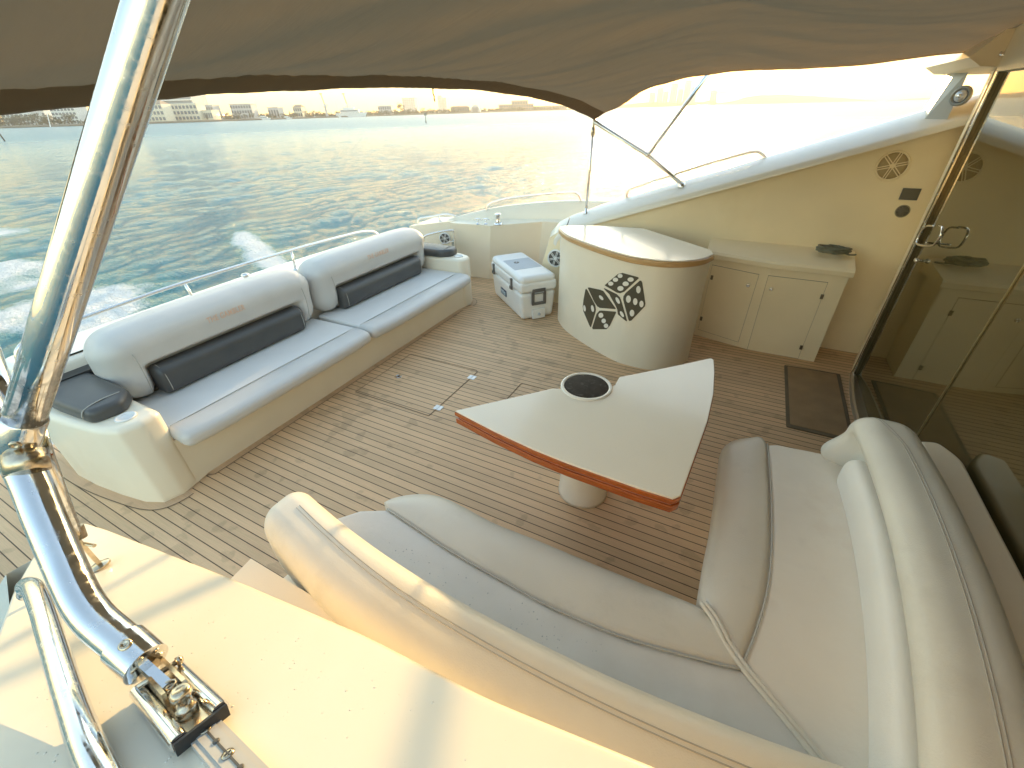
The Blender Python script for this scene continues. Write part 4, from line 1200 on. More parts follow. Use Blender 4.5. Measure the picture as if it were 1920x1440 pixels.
def pillar():
    o = thing("cabin_pillar", (1.14, 4.4, 0), "cream pillar and roof bracket between the side wall and glass door", "pillar")
    mb = MB()
    out = [(1.122, 4.158), (1.55, 4.158), (1.55, 4.95), (1.32, 4.95), (1.25, 4.64), (1.20, 4.50)]
    mb.prism(out, 0.0, 2.14); mb.build("pillar_body", GELC, o, auto=50)
    # outer facet holding the round horn
    q = [aY(1765, 216, 4.83), aY(1800, 222, 4.80), aY(1836, 130, 4.80), aY(1815, 130, 4.83)]
    a = Vector((1.10, 4.90, 1.88)); 
    mb = MB()
    f0 = [(1.02, 4.80, 1.86), (1.135, 4.70, 1.87), (1.135, 4.70, 2.16), (1.09, 4.80, 2.16)]
    b0 = [(1.02, 5.0, 1.86), (1.135, 5.0, 1.87), (1.135, 5.0, 2.16), (1.09, 5.0, 2.16)]
    mb.add(f0 + b0, [(0, 1, 2, 3), (0, 4, 5, 1), (1, 5, 6, 2), (2, 6, 7, 3), (3, 7, 4, 0), (7, 6, 5, 4)]); mb.build("outer_facet", mat("facet_grey", (.50, .50, .46), .35), o)
    # roof bracket / eave
    e = [aY(1748, 108, 4.5), aY(1815, 131, 4.75)]
    mb = MB()
    prof = [(0.95, 2.20), (1.02, 2.155), (1.16, 2.145), (1.60, 2.14), (1.60, 2.60), (1.20, 2.52), (1.10, 2.36)]
    n = len(prof)
    mb.add([(x, 4.05, z) for x, z in prof] + [(x, 5.05, z - .0) for x, z in prof], [tuple(range(n)), tuple(range(2 * n - 1, n - 1, -1))] + [(i, (i + 1) % n, n + (i + 1) % n, n + i) for i in range(n)])
    mb.build("roof_bracket", GELC, o)
    mb = MB(); mb.box(1.10, 1.6, -.7, 4.05, 2.125, 2.5); mb.build("roof_edge", GELC, o)
    c = aX(1888, 92, 1.11)
    mb = MB(); mb.tube(catmull([c + Vector((0.02, .03, .03)), c + Vector((-.02, .025, .025)), c + Vector((-.022, 0, 0)), c + Vector((-.02, -.025, -.025)), c + Vector((.02, -.03, -.03))], 5), .011, 14); mb.build("grab_hook", STEEL, o, smooth=True)
pillar()
def horn():
    n = Vector((-.66, -.75, 0)).normalized(); a = Vector((1.02, 4.80, 1.86)); b = Vector((1.135, 4.70, 1.87))
    nn = (b - a).cross(Vector((0.03, 0, 1))).normalized()
    if nn.dot(Vector((-1, -1, 0))) < 0: nn = -nn
    p = aP(1803, 180, a, nn)
    o = thing("round_lamp", p, "round silver navigation lamp on the pillar above the far wall top", "lamp")
    mb = MB(); mb.lathe([(.062, 0), (.062, .012), (.052, .020), (.046, .018), (.040, .008)], p, nn); mb.build("rim", mat("lamp_rim", (.30, .30, .27), .35, .5), o, smooth=True)
    mb = MB(); mb.lathe([(.042, .006), (.035, .02), (.02, .028), (.0001, .03)], p, nn); mb.build("lens", mat("lamp_lens", (.55, .57, .60), .15, .4), o, smooth=True)
    mb = MB(); mb.lathe([(.012, .026), (.012, .034), (.0001, .035)], p, nn); mb.build("hub", STEEL, o, smooth=True)
horn()

# ================================================================== COOLER
def cooler():
    A = Vector((-1.97, 3.93)); B = Vector((-2.69, 4.56)); C = Vector((-1.73, 4.30))
    d = (B - A).normalized(); L = .955; w = Vector((-d.y, d.x)); w = w if w.dot(C - A) > 0 else -w; W = .43
    o = thing("cooler", ((A + B) / 2 + w * W / 2).to_3d(), "large white hard cooler with grey lid panel standing beside the bar", "cooler")
    def pt(u, v, z): p = A + d * u + w * v; return Vector((p.x, p.y, z))
    H = .50
    def bx(u0, u1, v0, v1, z0, z1, r=.03, taper=0, n=(6, 4, 4), name=None, m=WHITEP, parent=None, fn=None):
        c = ((u0 + u1) / 2, (v0 + v1) / 2, (z0 + z1) / 2); h = ((u1 - u0) / 2, (v1 - v0) / 2, (z1 - z0) / 2)
        mb = MB(); softbox(mb, (0, 0, 0), h, r if isinstance(r, tuple) else (min(r, h[0] * .95), min(r, h[1] * .95), min(r, h[2] * .95)), n, fn=fn)
        mb.v = [tuple(pt(x + c[0], y + c[1], z + c[2])) for x, y, z in mb.v]
        return mb.build(name, m, parent or o, smooth=True)
    body_h = .315
    bx(.0, L, 0, W, 0.0, body_h, .045, name="cooler_body", fn=lambda v: (v.x * (1 - .05 * (.157 - v.z) / .315 * 1.0), v.y * (1 - .10 * (.157 - v.z) / .315), v.z))
    bx(-.006, L + .006, -.006, W + .006, body_h + .004, .435, .035, name="lid_rim")
    lid = bx(.0, L, .0, W, .40, H, (.06, .06, .05), name="lid", fn=lambda v: (v.x, v.y, v.z))
    mb = MB(); q = [(.30, .06), (.70, .06), (.70, W - .05), (.30, W - .05)]
    n0 = [pt(u, v, .5018) for u, v in [(.28, .05), (.66, .05), (.66, W - .055), (.28, W - .055)]]
    mb.add(n0 + [p - Vector((0, 0, .01)) for p in n0], [(0, 1, 2, 3)] + [(i, 4 + i, 4 + (i + 1) % 4, (i + 1) % 4) for i in range(4)]); mb.build("lid_panel", GREYP, lid)
    mb = MB(); mb.lathe([(.0001, .0), (.032, .0), (.032, .0025), (.026, .0035), (.0001, .0035)], pt(.53, .17, .502), (0, 0, 1), 24)
    mb.v = [tuple(Vector(v)) for v in mb.v]; lg = mb.build("lid_emblem", DGREY, lid, smooth=False)
    mb = MB(); mb.obox(pt(.53, .17, .5065), (d * .017).to_3d() + (w * .006).to_3d(), (w * .005).to_3d(), (0, 0, .0006)); mb.build("emblem_mark", GREYP, lg)
    for u in (.19, .66 + .12):
        pass
    for u in (.24, .83):
        mb = MB(); c = pt(u, -.012, .365); mb.obox(c, (d * .021).to_3d(), (w * .008).to_3d(), (0, 0, .062)); mb.obox(pt(u, -.018, .325), (d * .026).to_3d(), (w * .010).to_3d(), (0, 0, .016)); lt = mb.build("latch", mat("latch_grey", (.12, .11, .10), .4), o)
        mb = MB(); mb.obox(pt(u, -.0215, .375), (d * .010).to_3d(), (w * .002).to_3d(), (0, 0, .03)); mb.build("latch_tab", mat("latch_tab", (.30, .29, .27), .4), lt)
    # side label
    mb = MB(); mb.obox(pt(.55, .006, .165), (d * .088).to_3d(), (w * .004).to_3d(), (0, -0.0, .036)); lb = mb.build("side_label", BLUE, o)
    mb = MB(); rnd = random.Random(2)
    for k in range(9):
        u = .62 - k * .017; mb.obox(pt(u, .0012, .170 + .006 * rnd.uniform(-1, 1)), (d * .005).to_3d(), (w * .0008).to_3d(), Vector((0, 0, .011 + .008 * rnd.random())) + (d * .004 * rnd.uniform(-1, 1)).to_3d())
    mb.obox(pt(.55, .0012, .142), (d * .07).to_3d(), (w * .0008).to_3d(), (0, 0, .003)); mb.build("label_mark", mat("label_pale", (.55, .66, .72), .5), lb)
    # end handle
    mb = MB(); e = -(d * .012).to_3d(); c = pt(-.008, .215, .255)
    mb.obox(c + Vector((0, 0, .075)), (d * .010).to_3d(), (w * .075).to_3d(), (0, 0, .028)); mb.obox(c + Vector((0, 0, -.065)), (d * .010).to_3d(), (w * .082).to_3d(), (0, 0, .014))
    for s in (-1, 1): mb.obox(c + (w * s * .070).to_3d(), (d * .010).to_3d(), (w * .014).to_3d(), (0, 0, .065))
    h = mb.build("end_handle", mat("latch_grey", (.12, .11, .10), .4), o)
    mb = MB(); mb.obox(c + Vector((0, 0, .062)) - (d * .0108).to_3d(), (d * .001).to_3d(), (w * .055).to_3d(), (0, 0, .004)); mb.build("handle_slot", GREYP, h)
    # moulded drain recess and plug
    mb = MB(); mb.obox(pt(.006, .22, .065), (d * .012).to_3d(), (w * .075).to_3d(), (0, 0, .055)); mb.build("drain_boss", WHITEP, o)
    mb = MB(); mb.lathe([(.016, 0), (.016, .012), (.010, .014), (.010, .024), (.0001, .024)], pt(-.005, .22, .06), (-d).to_3d(), 18); mb.build("drain_plug", GREYP, o, smooth=True)
cooler()

def fender():
    c = Vector((-1.70, 4.50, .80))
    o = thing("fender", (c.x, c.y, c.z - .22), "white boat fender end showing behind the left edge of the bar", "fender")
    mb = MB(); mb.lathe([(.0001, -.22), (.035, -.21), (.055, -.17), (.055, .0), (.045, .035), (.02, .055), (.012, .06), (.012, .10), (.018, .115), (.0001, .13)], c); mb.build("fender_body", WHITEP, o, smooth=True)
    mb = MB(); mb.tube([c + Vector((0, 0, .11)), c + Vector((.01, .03, .16)), c + Vector((.0, .1, .20))], .005, 8); mb.build("fender_line", DGREY, o, smooth=True)
fender()

# ================================================================== TABLE
def table():
    o = thing("table", (-.55, 1.95, 0), "fan shaped cream table with orange varnished edge on a white pedestal", "table")
    P = [(852, 770), (925, 808), (1000, 843), (1065, 869), (1130, 892), (1195, 915), (1262, 936), (1278, 930), (1305, 855), (1328, 790), (1339, 740), (1341, 700), (1340, 675), (1332, 671), (1250, 689), (1160, 707), (1152, 722)]
    out = [aZ(x, y, .62) for x, y in P]
    cc = Vector((-.605, 2.055)); r = .118
    disc = []
    # notch round the disc: arc on the table side
    a0 = math.atan2(out[-1].y - cc.y, out[-1].x - cc.x)
    end = aZ(1040, 722, .62)
    a1 = math.atan2(end.y - cc.y, end.x - cc.x)
    o2 = [(p.x, p.y) for p in out]
    for k in range(1, 12):
        a = a0 - ((a0 - a1) % (2 * PI)) * k / 12
        o2.append((cc.x + r * math.cos(a), cc.y + r * math.sin(a)))
    back = aZ(1036, 728, .62)
    o2 += [(back.x, back.y)] + [(p.x, p.y) for p in (aZ(940, 750, .62),)]
    mb = MB()
    def lay(d, z0, z1, name, m, rt=.004, rb=.004):
        mb = MB(); pad(mb, offset(o2, d), z0, z1, rt, rb, 3); return mb.build(name, m, o, auto=50)
    lay(.004, .612, .622, "table_top", LAM, .003, .001)
    e = lay(0.0, .585, .6118, "wood_edge", VARN)
    lay(.010, .570, .5848, "groove", VARNG, .001, .001)
    lay(.002, .533, .5698, "lower_edge", VARN)
    # pedestal
    c0 = Vector((-.50, 1.83, 0))
    mb = MB(); mb.lathe([(.150, 0), (.146, .02), (.134, .30), (.130, .53)], (-.512, 1.85, 0), seg=48); mb.build("pedestal", GELW, o, smooth=True)
    mb = MB(); mb.lathe([(.145, .52), (.150, .55), (.150, .626), (.146, .630), (.132, .630), (.130, .626), (.130, .622), (.0001, .622)], (cc.x, cc.y, 0), seg=48); ph = mb.build("pedestal_head", GELW, o, smooth=True)
    mb = MB(); mb.lathe([(.1285, .6222), (.1285, .6262), (.127, .627), (.0001, .627)], (cc.x, cc.y, 0), seg=48)
    mb.build("dark_disc", mat("disc_dark", (.06, .05, .04), .8, spec=.15, var=.15, vscale=30, stain=(.3, .27, .22), stain_scale=25, stain_amt=.5), ph, smooth=True)
table()

# ================================================================== L LOUNGE IN FRONT
def lounge():
    o = thing("corner_lounge", (-.2, .9, 0), "beige and grey curved corner lounge wrapped round the fan table", "corner sofa")
    # bases
    mb = MB()
    A = [(-1.36, .78), (-1.30, .84), (-1.12, 1.00), (-.98, 1.035), (-.7, 1.04), (.22, 1.05), (.24, 1.45), (.24, 2.05), (.30, 2.13), (.9, 2.22), (1.0, 2.3), (1.08, 2.28), (1.13, 2.15), (1.13, .2), (-1.25, .2), (-1.40, .45)]
    mb.prism(A, 0, .345); mb.build("base", GEL, o, auto=30)
    mb = MB(); out = smooth_outline([(.965, .25), (.99, 2.30), (1.07, 2.33), (1.135, 2.22), (1.14, .25)], [.01, .02, .05, .05, .01], 4); pad(mb, out, .34, .615, .02, .002); mb.build("back_ledge", GEL, o, auto=40)
    mb = MB(); out = [(-1.36, .42), (-1.34, .26), (1.1, .22), (1.1, .34), (-.4, .36), (-1.0, .42)]; mb.prism(out, .34, .60); mb.build("back_ledge", GEL, o, auto=40)
    # --- bench A (along the near wall)
    seam = [aZ(x, y, .455) for x, y in ((727, 953), (785, 992), (847, 1033), (940, 1086), (1040, 1140), (1180, 1197), (1333, 1240), (1393, 1253))]
    front = [aZ(x, y, .40) for x, y in ((722, 951), (735, 941), (760, 933), (795, 929), (835, 936), (880, 958), (927, 983), (1020, 1020), (1107, 1057), (1200, 1095), (1300, 1136), (1312, 1146))]
    sc_ = [(p.x, p.y) for p in catmull(seam, 3)]; fc = [(p.x, p.y) for p in catmull(front, 3)]
    mb = MB(); bolster(mb, fc, sc_, .335, .468, .450); mb.build("front_bolster", VINB, o, smooth=True)
    outA = [(p.x, p.y - .002) for p in seam] + [(.56, .745), (.56, .50), (-.4, .42), (-1.25, .50), (-1.40, .62), (-1.39, .72), (-1.28, .86)]
    mb = MB(); pad(mb, outA, .335, .452, .016, .01, 5); sa = mb.build("seat_cushion", mat("vinyl_silver", (.74, .71, .66), .32, var=.04, vscale=5, bump=.7, bscale=11, stain=(.58, .53, .46), stain_scale=1.6, stain_amt=.4), o, smooth=True)
    mb = MB(); mb.tube([(p[0], p[1] - .004, .456) for p in sc_], .0045, 8); mb.build("piping", PIPE, sa, smooth=True)
    # --- bench B (in front of the glass)
    seamB = [aZ(x, y, .455) for x, y in ((1393, 1240), (1420, 1170), (1440, 1090), (1446, 1000), (1444, 910), (1438, 832))]
    frontB = [aZ(x, y, .40) for x, y in ((1308, 1122), (1318, 1060), (1330, 1000), (1340, 930), (1347, 870), (1354, 842), (1375, 829), (1410, 827))]
    sB = [(p.x, p.y) for p in catmull(seamB, 3)]; fB = [(p.x, p.y) for p in catmull(frontB, 3)]
    mb = MB(); bolster(mb, fB, sB, .335, .470, .450); mb.build("front_bolster", VINB, o, smooth=True)
    outB = [(p[0] + .002, p[1]) for p in sB] + [(.43, 2.205), (.60, 2.225), (.80, 2.235), (.92, 2.2), (.92, .50), (.60, .52), (.56, .745)]
    mb = MB(); pad(mb, outB, .335, .452, .016, .01, 5); sb = mb.build("seat_cushion", VINP, o, smooth=True)
    mb = MB(); mb.tube([(p[0] + .003, p[1], .455) for p in sB], .0035, 8); mb.build("piping", PIPE, sb, smooth=True)
    # mitre roll between the two benches
    mit = [aZ(x, y, .462) for x, y in ((1318, 1130), (1340, 1160), (1362, 1200), (1400, 1255), (1450, 1315), (1500, 1375), (1560, 1450))]
    mit = catmull(mit, 4)
    for e in (-.007, .007):
        mb = MB(); mb.tube([(p.x + e, p.y + e * .6, .457 + (.006 if i < 8 else 0)) for i, p in enumerate(mit)], .0085, 10); mb.build("mitre_piping", VINB, o, smooth=True)
    # --- backrest A
    def cA(x): return .50 + .085 * ((x + .3) / .92) ** 2 * (1 if x < -.3 else 1.0)
    def fA(v):
        x, y, z = v; X = x - .18
        k = sstep(-.45, -1.25, x)
        yy = y * (1 - .12 * k) + (cA(X) - .50) + .03 * k
        zz = z - .035 * k
        if y > 0: yy += .018 * sstep(-.1, .15, z)
        return (x, yy, zz)
    mb = MB(); softbox(mb, (-.215, .465, .575), (1.235, .115, .165), (.10, .095, .085), (70, 4, 6), fn=fA); ba = mb.build("backrest", VINB, o, smooth=True)
    for off in (.012, .026):
        pts = [(x, .475 + off + (cA(x) - .50) + .03 * sstep(-.45, -1.25, x + .18), .8) for x in [-1.30 + 2.2 * k / 90 for k in range(91)]]
        mb = MB(); mb.tube(drape(ba, pts, (0, 0, -1)), .0018, 6); mb.build("seam", SEAM, ba, smooth=True)
    # --- backrest B with wrap-round end and inner bolster
    def bB(y): return -.055 * ((y - 1.55) / .75) ** 2
    def fB_(v):
        x, y, z = v; Y = y + 1.33
        xx = x + bB(Y)
        yend = sstep(.70, .92, y)
        if x < 0:
            rec = sstep(.09, .03, z) * sstep(.86, .80, y)
            xx += .085 * rec
        xx -= .10 * yend * sstep(.05, -.16, z) * (1 if x < .02 else .2)
        return (xx, y, z - .0 * yend)
    mb = MB(); softbox(mb, (.855, 1.33, .585), (.135, .95, .155), (.10, .11, .10), (6, 70, 10), fn=fB_); bb = mb.build("backrest", mat("vinyl_dove", (.72, .70, .63), .34, var=.04, vscale=4, bump=.25, bscale=220, stain=(.46, .42, .34), stain_scale=2.5, stain_amt=.35), o, smooth=True)
    for off in (-.005, .006):
        pts = drape(bb, [(.862 + off + bB(y) - .05 * sstep(2.0, 2.27, y), y, .9) for y in [.42 + 1.85 * k / 70 for k in range(71)]], (0, 0, -1))
        mb = MB(); mb.tube(pts, .0018, 6); mb.build("seam", SEAM, bb, smooth=True)
    mb = MB(); softbox(mb, (.755, 1.27, .515), (.058, .79, .095), (.052, .06, .07), (3, 50, 4), fn=lambda v: (v.x + bB(v.y + 1.27), v.y, v.z)); mb.build("inner_bolster", VINW, o, smooth=True)
    # corner fill cushion
    mb = MB(); pts = [(.15, 1.99), (.20, 2.10)]
lounge()
def drops2():
    mb = MB(); rnd = random.Random(8)
    for k in range(110):
        x = rnd.uniform(-1.1, -.1); y = rnd.uniform(.62, .80); r = rnd.choice([.001, .0013, .0018, .0026])
        mb.lathe([(r, 0), (r * .8, r * .3), (r * .4, r * .45), (.00001, r * .5)], (x, y, .4535), seg=8)
    o = mb.build("water_drops", mat("water_drop_clear", (.55, .55, .55), .04), None, smooth=True); tag(o, "tiny water drops scattered on the grey seat of the corner lounge", "water drops", kind="stuff")
drops2()

# ================================================================== DECK DETAILS
def deck_details():
    # margin boards round the sofa base
    o = MB()
    half = [(-2.80, 1.0), (-2.80, 0.90), (-2.775, 0.80), (-2.755, 0.71), (-2.79, 0.615), (-2.90, 0.565), (-3.10, 0.53), (-3.35, 0.50), (-3.62, 0.488), (-4.1, .50)]
    path = [(x, 4.84 - y) for x, y in half[::-1]][2:-1] + [(-2.80, 3.84 - .142 * k) for k in range(21)] + half[1:]
    P = catmull([Vector((x, y, 0)) for x, y in path], 4)
    n = len(P); vs = []; vl = []
    for i, p in enumerate(P):
        t = (P[min(n - 1, i + 1)] - P[max(0, i - 1)]).normalized(); nn = Vector((t.y, -t.x, 0)); 
        if nn.dot(Vector((-3.1, 2.42, 0)) - p) > 0: nn = -nn
        w = .052
        vs += [p - nn * .01 + Vector((0, 0, .004)), p + nn * w + Vector((0, 0, .004))]
        vl += [p + nn * (w - .0005) + Vector((0, 0, .0035)), p + nn * (w + .005) + Vector((0, 0, .0035))]
    mb = MB(); mb.add(vs, [(2 * i, 2 * i + 1, 2 * i + 3, 2 * i + 2) for i in range(n - 1)]); a = mb.build("margin_board", TEAKM); a["kind"] = "structure"
    mb = MB(); mb.add(vl, [(2 * i, 2 * i + 1, 2 * i + 3, 2 * i + 2) for i in range(n - 1) if (vl[2 * i + 2] - vl[2 * i]).dot(P[i + 1] - P[i]) > 0 and (vl[2 * i + 3] - vl[2 * i + 1]).dot(P[i + 1] - P[i]) > 0])
    a = mb.build("margin_caulking", LINE); a["kind"] = "structure"
    # hatch in the deck
    h = thing("deck_hatch", (-2.2, 2.45, 0), "flush teak deck hatch outlined by thin dark lines in front of the sofa", "hatch")
    def ln(mb, a, b, w=.003, z=.0028):
        a = Vector((*a, z)); b = Vector((*b, z)); d = (b - a).normalized(); s = Vector((-d.y, d.x, 0)); mb.obox(a.lerp(b, .5), d * (b - a).length / 2, s * w, (0, 0, .0008))
    mb = MB(); ln(mb, (-1.845, 2.055), (-1.845, 2.79), .003); ln(mb, (-1.845, 2.79), (-1.87, 2.81), .002); ln(mb, (-2.62, 2.06), (-2.62, 2.80), .0012); ln(mb, (-2.62, 2.06), (-1.845, 2.055), .0022); ln(mb, (-2.62, 2.80), (-1.87, 2.81), .0018)
    mb.build("hatch_outline", LINE, h)
    for (x, y) in ((-1.84, 2.685), (-1.84, 2.175)):
        mb = MB(); mb.box(x - .034, x - .002, y - .028, y + .028, .001, .0055); mb.box(x + .002, x + .034, y - .028, y + .028, .001, .0055); mb.tube([(x, y - .028, .006), (x, y + .028, .006)], .003, 8)
        mb.build("hinge", mat("hinge_bright", (.80, .80, .78), .35, .2), h)
    c = aZ(747, 706, 0)
    mb = MB(); mb.lathe([(.030, .001), (.030, .004), (.024, .006), (.021, .004), (.0001, .003)], (c.x, c.y, 0), seg=24); mb.build("ring_pull", STEEL, h, smooth=True)
    mb = MB(); mb.obox((c.x + .003, c.y, .006), (.009, .003, 0), (-.002, .005, 0), (0, 0, .001)); mb.build("pull_slot", DGREY, h)
    h2 = thing("deck_hatch", (-1.2, 2.6, 0), "second flush deck hatch partly hidden under the table's far edge", "hatch")
    mb = MB(); ln(mb, (-1.40, 2.1), (-1.40, 2.77), .0022); ln(mb, (-1.40, 2.77), (-1.385, 2.79), .002); ln(mb, (-1.385, 2.79), (-.8, 2.79), .0018); mb.build("hatch_outline", LINE, h2)
    # doormat
    m = thing("doormat", (.82, 3.6, 0), "flat brown doormat with dark border lying before the glass door", "doormat")
    mb = MB(); out = smooth_outline([(.615, 3.085), (1.03, 3.085), (1.04, 4.10), (.615, 4.075)], .015, 4); pad(mb, out, .002, .008, .003, .001, 3); mb.build("border", MATD, m, auto=40)
    mb = MB(); out = smooth_outline([(.640, 3.125), (1.005, 3.125), (1.010, 4.075), (.640, 4.055)], .012, 4); pad(mb, out, .0075, .0105, .002, .001, 3); mb.build("carpet_field", MATB, m, auto=40)
    # margin along glass sill
    mb = MB(); mb.box(1.0, 1.12, 4.12, 4.62, .001, .003)
    # small floor fleck patches
deck_details()

# cleats and winch on the corner ledge
def cleat(x, y, lab):
    z = .752
    o = thing("cleat", (x, y, z), lab, "cleat", "pair of mooring cleats on the corner ledge")
    mb = MB(); mb.lathe([(.030, 0), (.028, .004), (.012, .012), (.010, .035), (.016, .052)], (x, y, z)); mb.build("cleat_post", STEEL, o, smooth=True)
    mb = MB(); mb.tube([(x - .055, y - .012, z + .052), (x - .03, y - .006, z + .060), (x, y, z + .062), (x + .03, y + .006, z + .060), (x + .055, y + .012, z + .052)], [.005, .009, .012, .009, .005], 12); mb.build("cleat_horn", STEEL, o, smooth=True)
cl1 = aZ(896, 420, .752); cl2 = aZ(911, 420, .752)
cleat(cl1.x, cl1.y, "left cleat of the pair standing on the cream corner ledge")
cleat(cl2.x, cl2.y, "right cleat of the pair, nearest the winch on the ledge")
def winch():
    c = aZ(934, 420, .755)
    o = thing("winch", (c.x, c.y, .75), "polished steel capstan winch on the cream corner ledge right of the cleats", "winch")
    mb = MB(); mb.lathe([(.062, 0), (.062, .008), (.05, .02), (.044, .026)], (c.x, c.y, .75)); mb.build("winch_base", STEEL, o, smooth=True)
    mb = MB(); mb.lathe([(.042, .026), (.030, .045), (.029, .09), (.036, .112), (.044, .118), (.044, .130), (.03, .138), (.0001, .139)], (c.x, c.y, .75)); mb.build("drum", STEEL, o, smooth=True)
winch()

# ================================================================== SHORE
LAND = mat("land_band", (.17, .15, .11), .9, var=.25, vscale=.05)
TREEM = mat("far_foliage", (.10, .12, .075), .9, var=.35, vscale=.4)  # leaf colour lightened so that distance haze is painted in
TRUNK = mat("far_trunk", (.12, .09, .06), .9)
WALLC = mat("building_cream", (.78, .72, .58), .8, var=.05, vscale=.1)
WALLW = mat("building_white", (.85, .85, .82), .8, var=.05, vscale=.1)
WALLG = mat("building_grey", (.58, .59, .60), .8, var=.08, vscale=.1)
WIN = mat("building_window", (.12, .16, .20), .3)
ROOFM = mat("roof_tan", (.35, .27, .20), .8)
def hz(px, dist):      # a point on the water at depth dist under picture column px
    y = 206 - .0265 * (px - 960)
    p = aD(px, y, dist); return Vector((p.x, p.y, WZ))
def shore_band(pts, h, depth, name, m=None):
    mb = MB(); rows = []
    for (px, d) in pts:
        a = hz(px, d); r = Vector((a.x, a.y, 0)).normalized(); b = a + r * depth
        rows.append([(a.x, a.y, WZ - .3), (a.x, a.y, WZ + h * .5), (a.x + r.x * 3, a.y + r.y * 3, WZ + h), (b.x, b.y, WZ + h), (b.x, b.y, WZ - .3)])
    vs = [q for r_ in rows for q in r_]
    mb.add(vs, [(i * 5 + k, i * 5 + k + 1, (i + 1) * 5 + k + 1, (i + 1) * 5 + k) for i in range(len(rows) - 1) for k in range(4)])
    o = mb.build(name, m or LAND); o["kind"] = "structure"; return o
SH = [(-700, 330), (-300, 330), (0, 340), (130, 350), (250, 380), (420, 440), (640, 560), (860, 760), (1065, 1100), (1075, 1110)]
def shd(px):
    for (a, b) in zip(SH, SH[1:]):
        if a[0] <= px <= b[0]: return a[1] + (b[1] - a[1]) * (px - a[0]) / (b[0] - a[0])
    return 1100
shore_band(SH, 1.6, 900, "shore")

def building(px0, px1, ytop, name, label, m, floors=0, cols=0, dist=None, depth=14, roof=None, cat="building", ybase=None, group=None, setback=12, winm=None):
    pc = (px0 + px1) / 2; d = (dist or shd(pc)) + setback
    a = hz(px0, d); b = hz(px1, d)
    yh = 206 - .0265 * (pc - 960); H = aD(pc, ytop, d).z - WZ
    u = (b - a); W = u.length; u.normalize(); n = Vector((u.y, -u.x, 0))
    if n.dot(-a) < 0: n = -n
    z0 = WZ + 1.4
    o = thing(name, (a + b) / 2 + Vector((0, 0, 1.4)), label, cat, group)
    mb = MB(); c = (a + b) / 2 - n * depth / 2; c.z = (z0 + WZ + H) / 2
    mb.obox(c, u * W / 2, n * depth / 2, (0, 0, (WZ + H - z0) / 2)); mb.build("wall", m, o)
    if floors:
        fh = (WZ + H - z0) / floors
        wd = winm or WIN
        key = "unit_" + wd.name
        me = bpy.data.meshes.get(key)
        if me is None:
            q = MB(); q.box(-1, 1, -1, 1, -1, 1); me = bpy.data.meshes.new(key); me.from_pydata(q.v, [], q.f); me.materials.append(wd)
        me2 = bpy.data.meshes.get("unit_balcony")
        if me2 is None:
            q = MB(); q.box(-1, 1, -1, 1, -1, 1); me2 = bpy.data.meshes.new("unit_balcony"); me2.from_pydata(q.v, [], q.f); me2.materials.append(WALLW)
        def unit(nm, mesh, p, hx, hy_, hz_):
            w_ = bpy.data.objects.new(nm, mesh); COL.objects.link(w_); w_.parent = o; w_.matrix_parent_inverse = Matrix.Translation(-o.location)
            w_.location = p; w_.rotation_euler.z = math.atan2(u.y, u.x); w_.scale = (hx, hy_, hz_)
        for f in range(floors):
            zc = z0 + fh * (f + .5)
            if cols:
                cw_ = W / cols
                for k in range(cols):
                    p = a + u * cw_ * (k + .5) + n * .15; p.z = zc; unit("window", me, p, cw_ * .32, .12, fh * .28)
            else:
                p = (a + b) / 2 + n * .15; p.z = zc; unit("window_band", me, p, W * .48, .12, fh * .27)
        if not cols:
            for f in range(floors + 1):
                p = (a + b) / 2 + n * .9; p.z = z0 + fh * f; unit("balcony", me2, p, W * .5, .9, fh * .14)
    if roof:
        mb = MB(); p0 = a + n * .6; p1 = b + n * .6; q0 = a - n * depth; q1 = b - n * depth; zt = WZ + H; rh = H * .22
        m0 = (p0 + q0) / 2 + u * W * .12; m1 = (p1 + q1) / 2 - u * W * .12
        for v in (p0, p1, q0, q1): v.z = zt
        m0.z = m1.z = zt + rh
        mb.add([p0, p1, q1, q0, m0, m1], [(0, 1, 5, 4), (1, 2, 5), (2, 3, 4, 5), (3, 0, 4), (3, 2, 1, 0)]); mb.build("roof", roof, o)
    else:
        mb = MB(); p = c.copy(); p.z = WZ + H + .35; mb.obox(p, u * (W / 2 + .3), n * (depth / 2 + .3), (0, 0, .35)); mb.build("parapet", m, o)
    return o
building(10, 60, 190, "apartment_block", "pale left apartment block with square windows behind the shore trees", WALLW, 6, 6, setback=35)
building(48, 92, 178, "apartment_block", "pale stepped apartment block between the leftmost blocks on the shore", WALLW, 7, 6, setback=60)
building(104, 150, 186, "apartment_block", "white apartment block with square windows just left of the big pole", WALLW, 6, 7, setback=40)
building(255, 372, 158, "hotel_tower", "tall striped hotel tower rising behind the big pole on the left shore", WALLG, 9, 0, setback=55, winm=mat("tower_band", (.22, .27, .32), .5))
building(372, 386, 160, "stair_tower", "plain grey stair tower on the right end of the striped hotel", WALLG, 0, 0, setback=58)
building(250, 312, 196, "hotel_wing", "cream low hotel wing with arches below the striped tower, left part", WALLC, 3, 9, setback=15, roof=ROOFM)
building(308, 376, 196, "hotel_wing", "cream low hotel wing below the striped tower, right part", WALLC, 3, 10, setback=18)
building(362, 400, 208, "terrace", "low cream beach terrace with lit bar at the hotel's right end", WALLC, 1, 10, setback=10)
building(437, 476, 196, "shore_building", "boxy pale grey building with flat roof standing alone on the shore", WALLG, 3, 8, setback=30)
building(392, 405, 198, "shore_building", "small grey block right beside the hotel's stair tower", WALLG, 2, 3, setback=35)
building(552, 568, 201, "shore_building", "small pale house left of the moored white yacht's red mast", WALLC, 2, 4, setback=30, roof=ROOFM)
building(505, 525, 202, "shore_building", "low pale shed among the small trees on the mid shore", WALLG, 1, 4, setback=30)
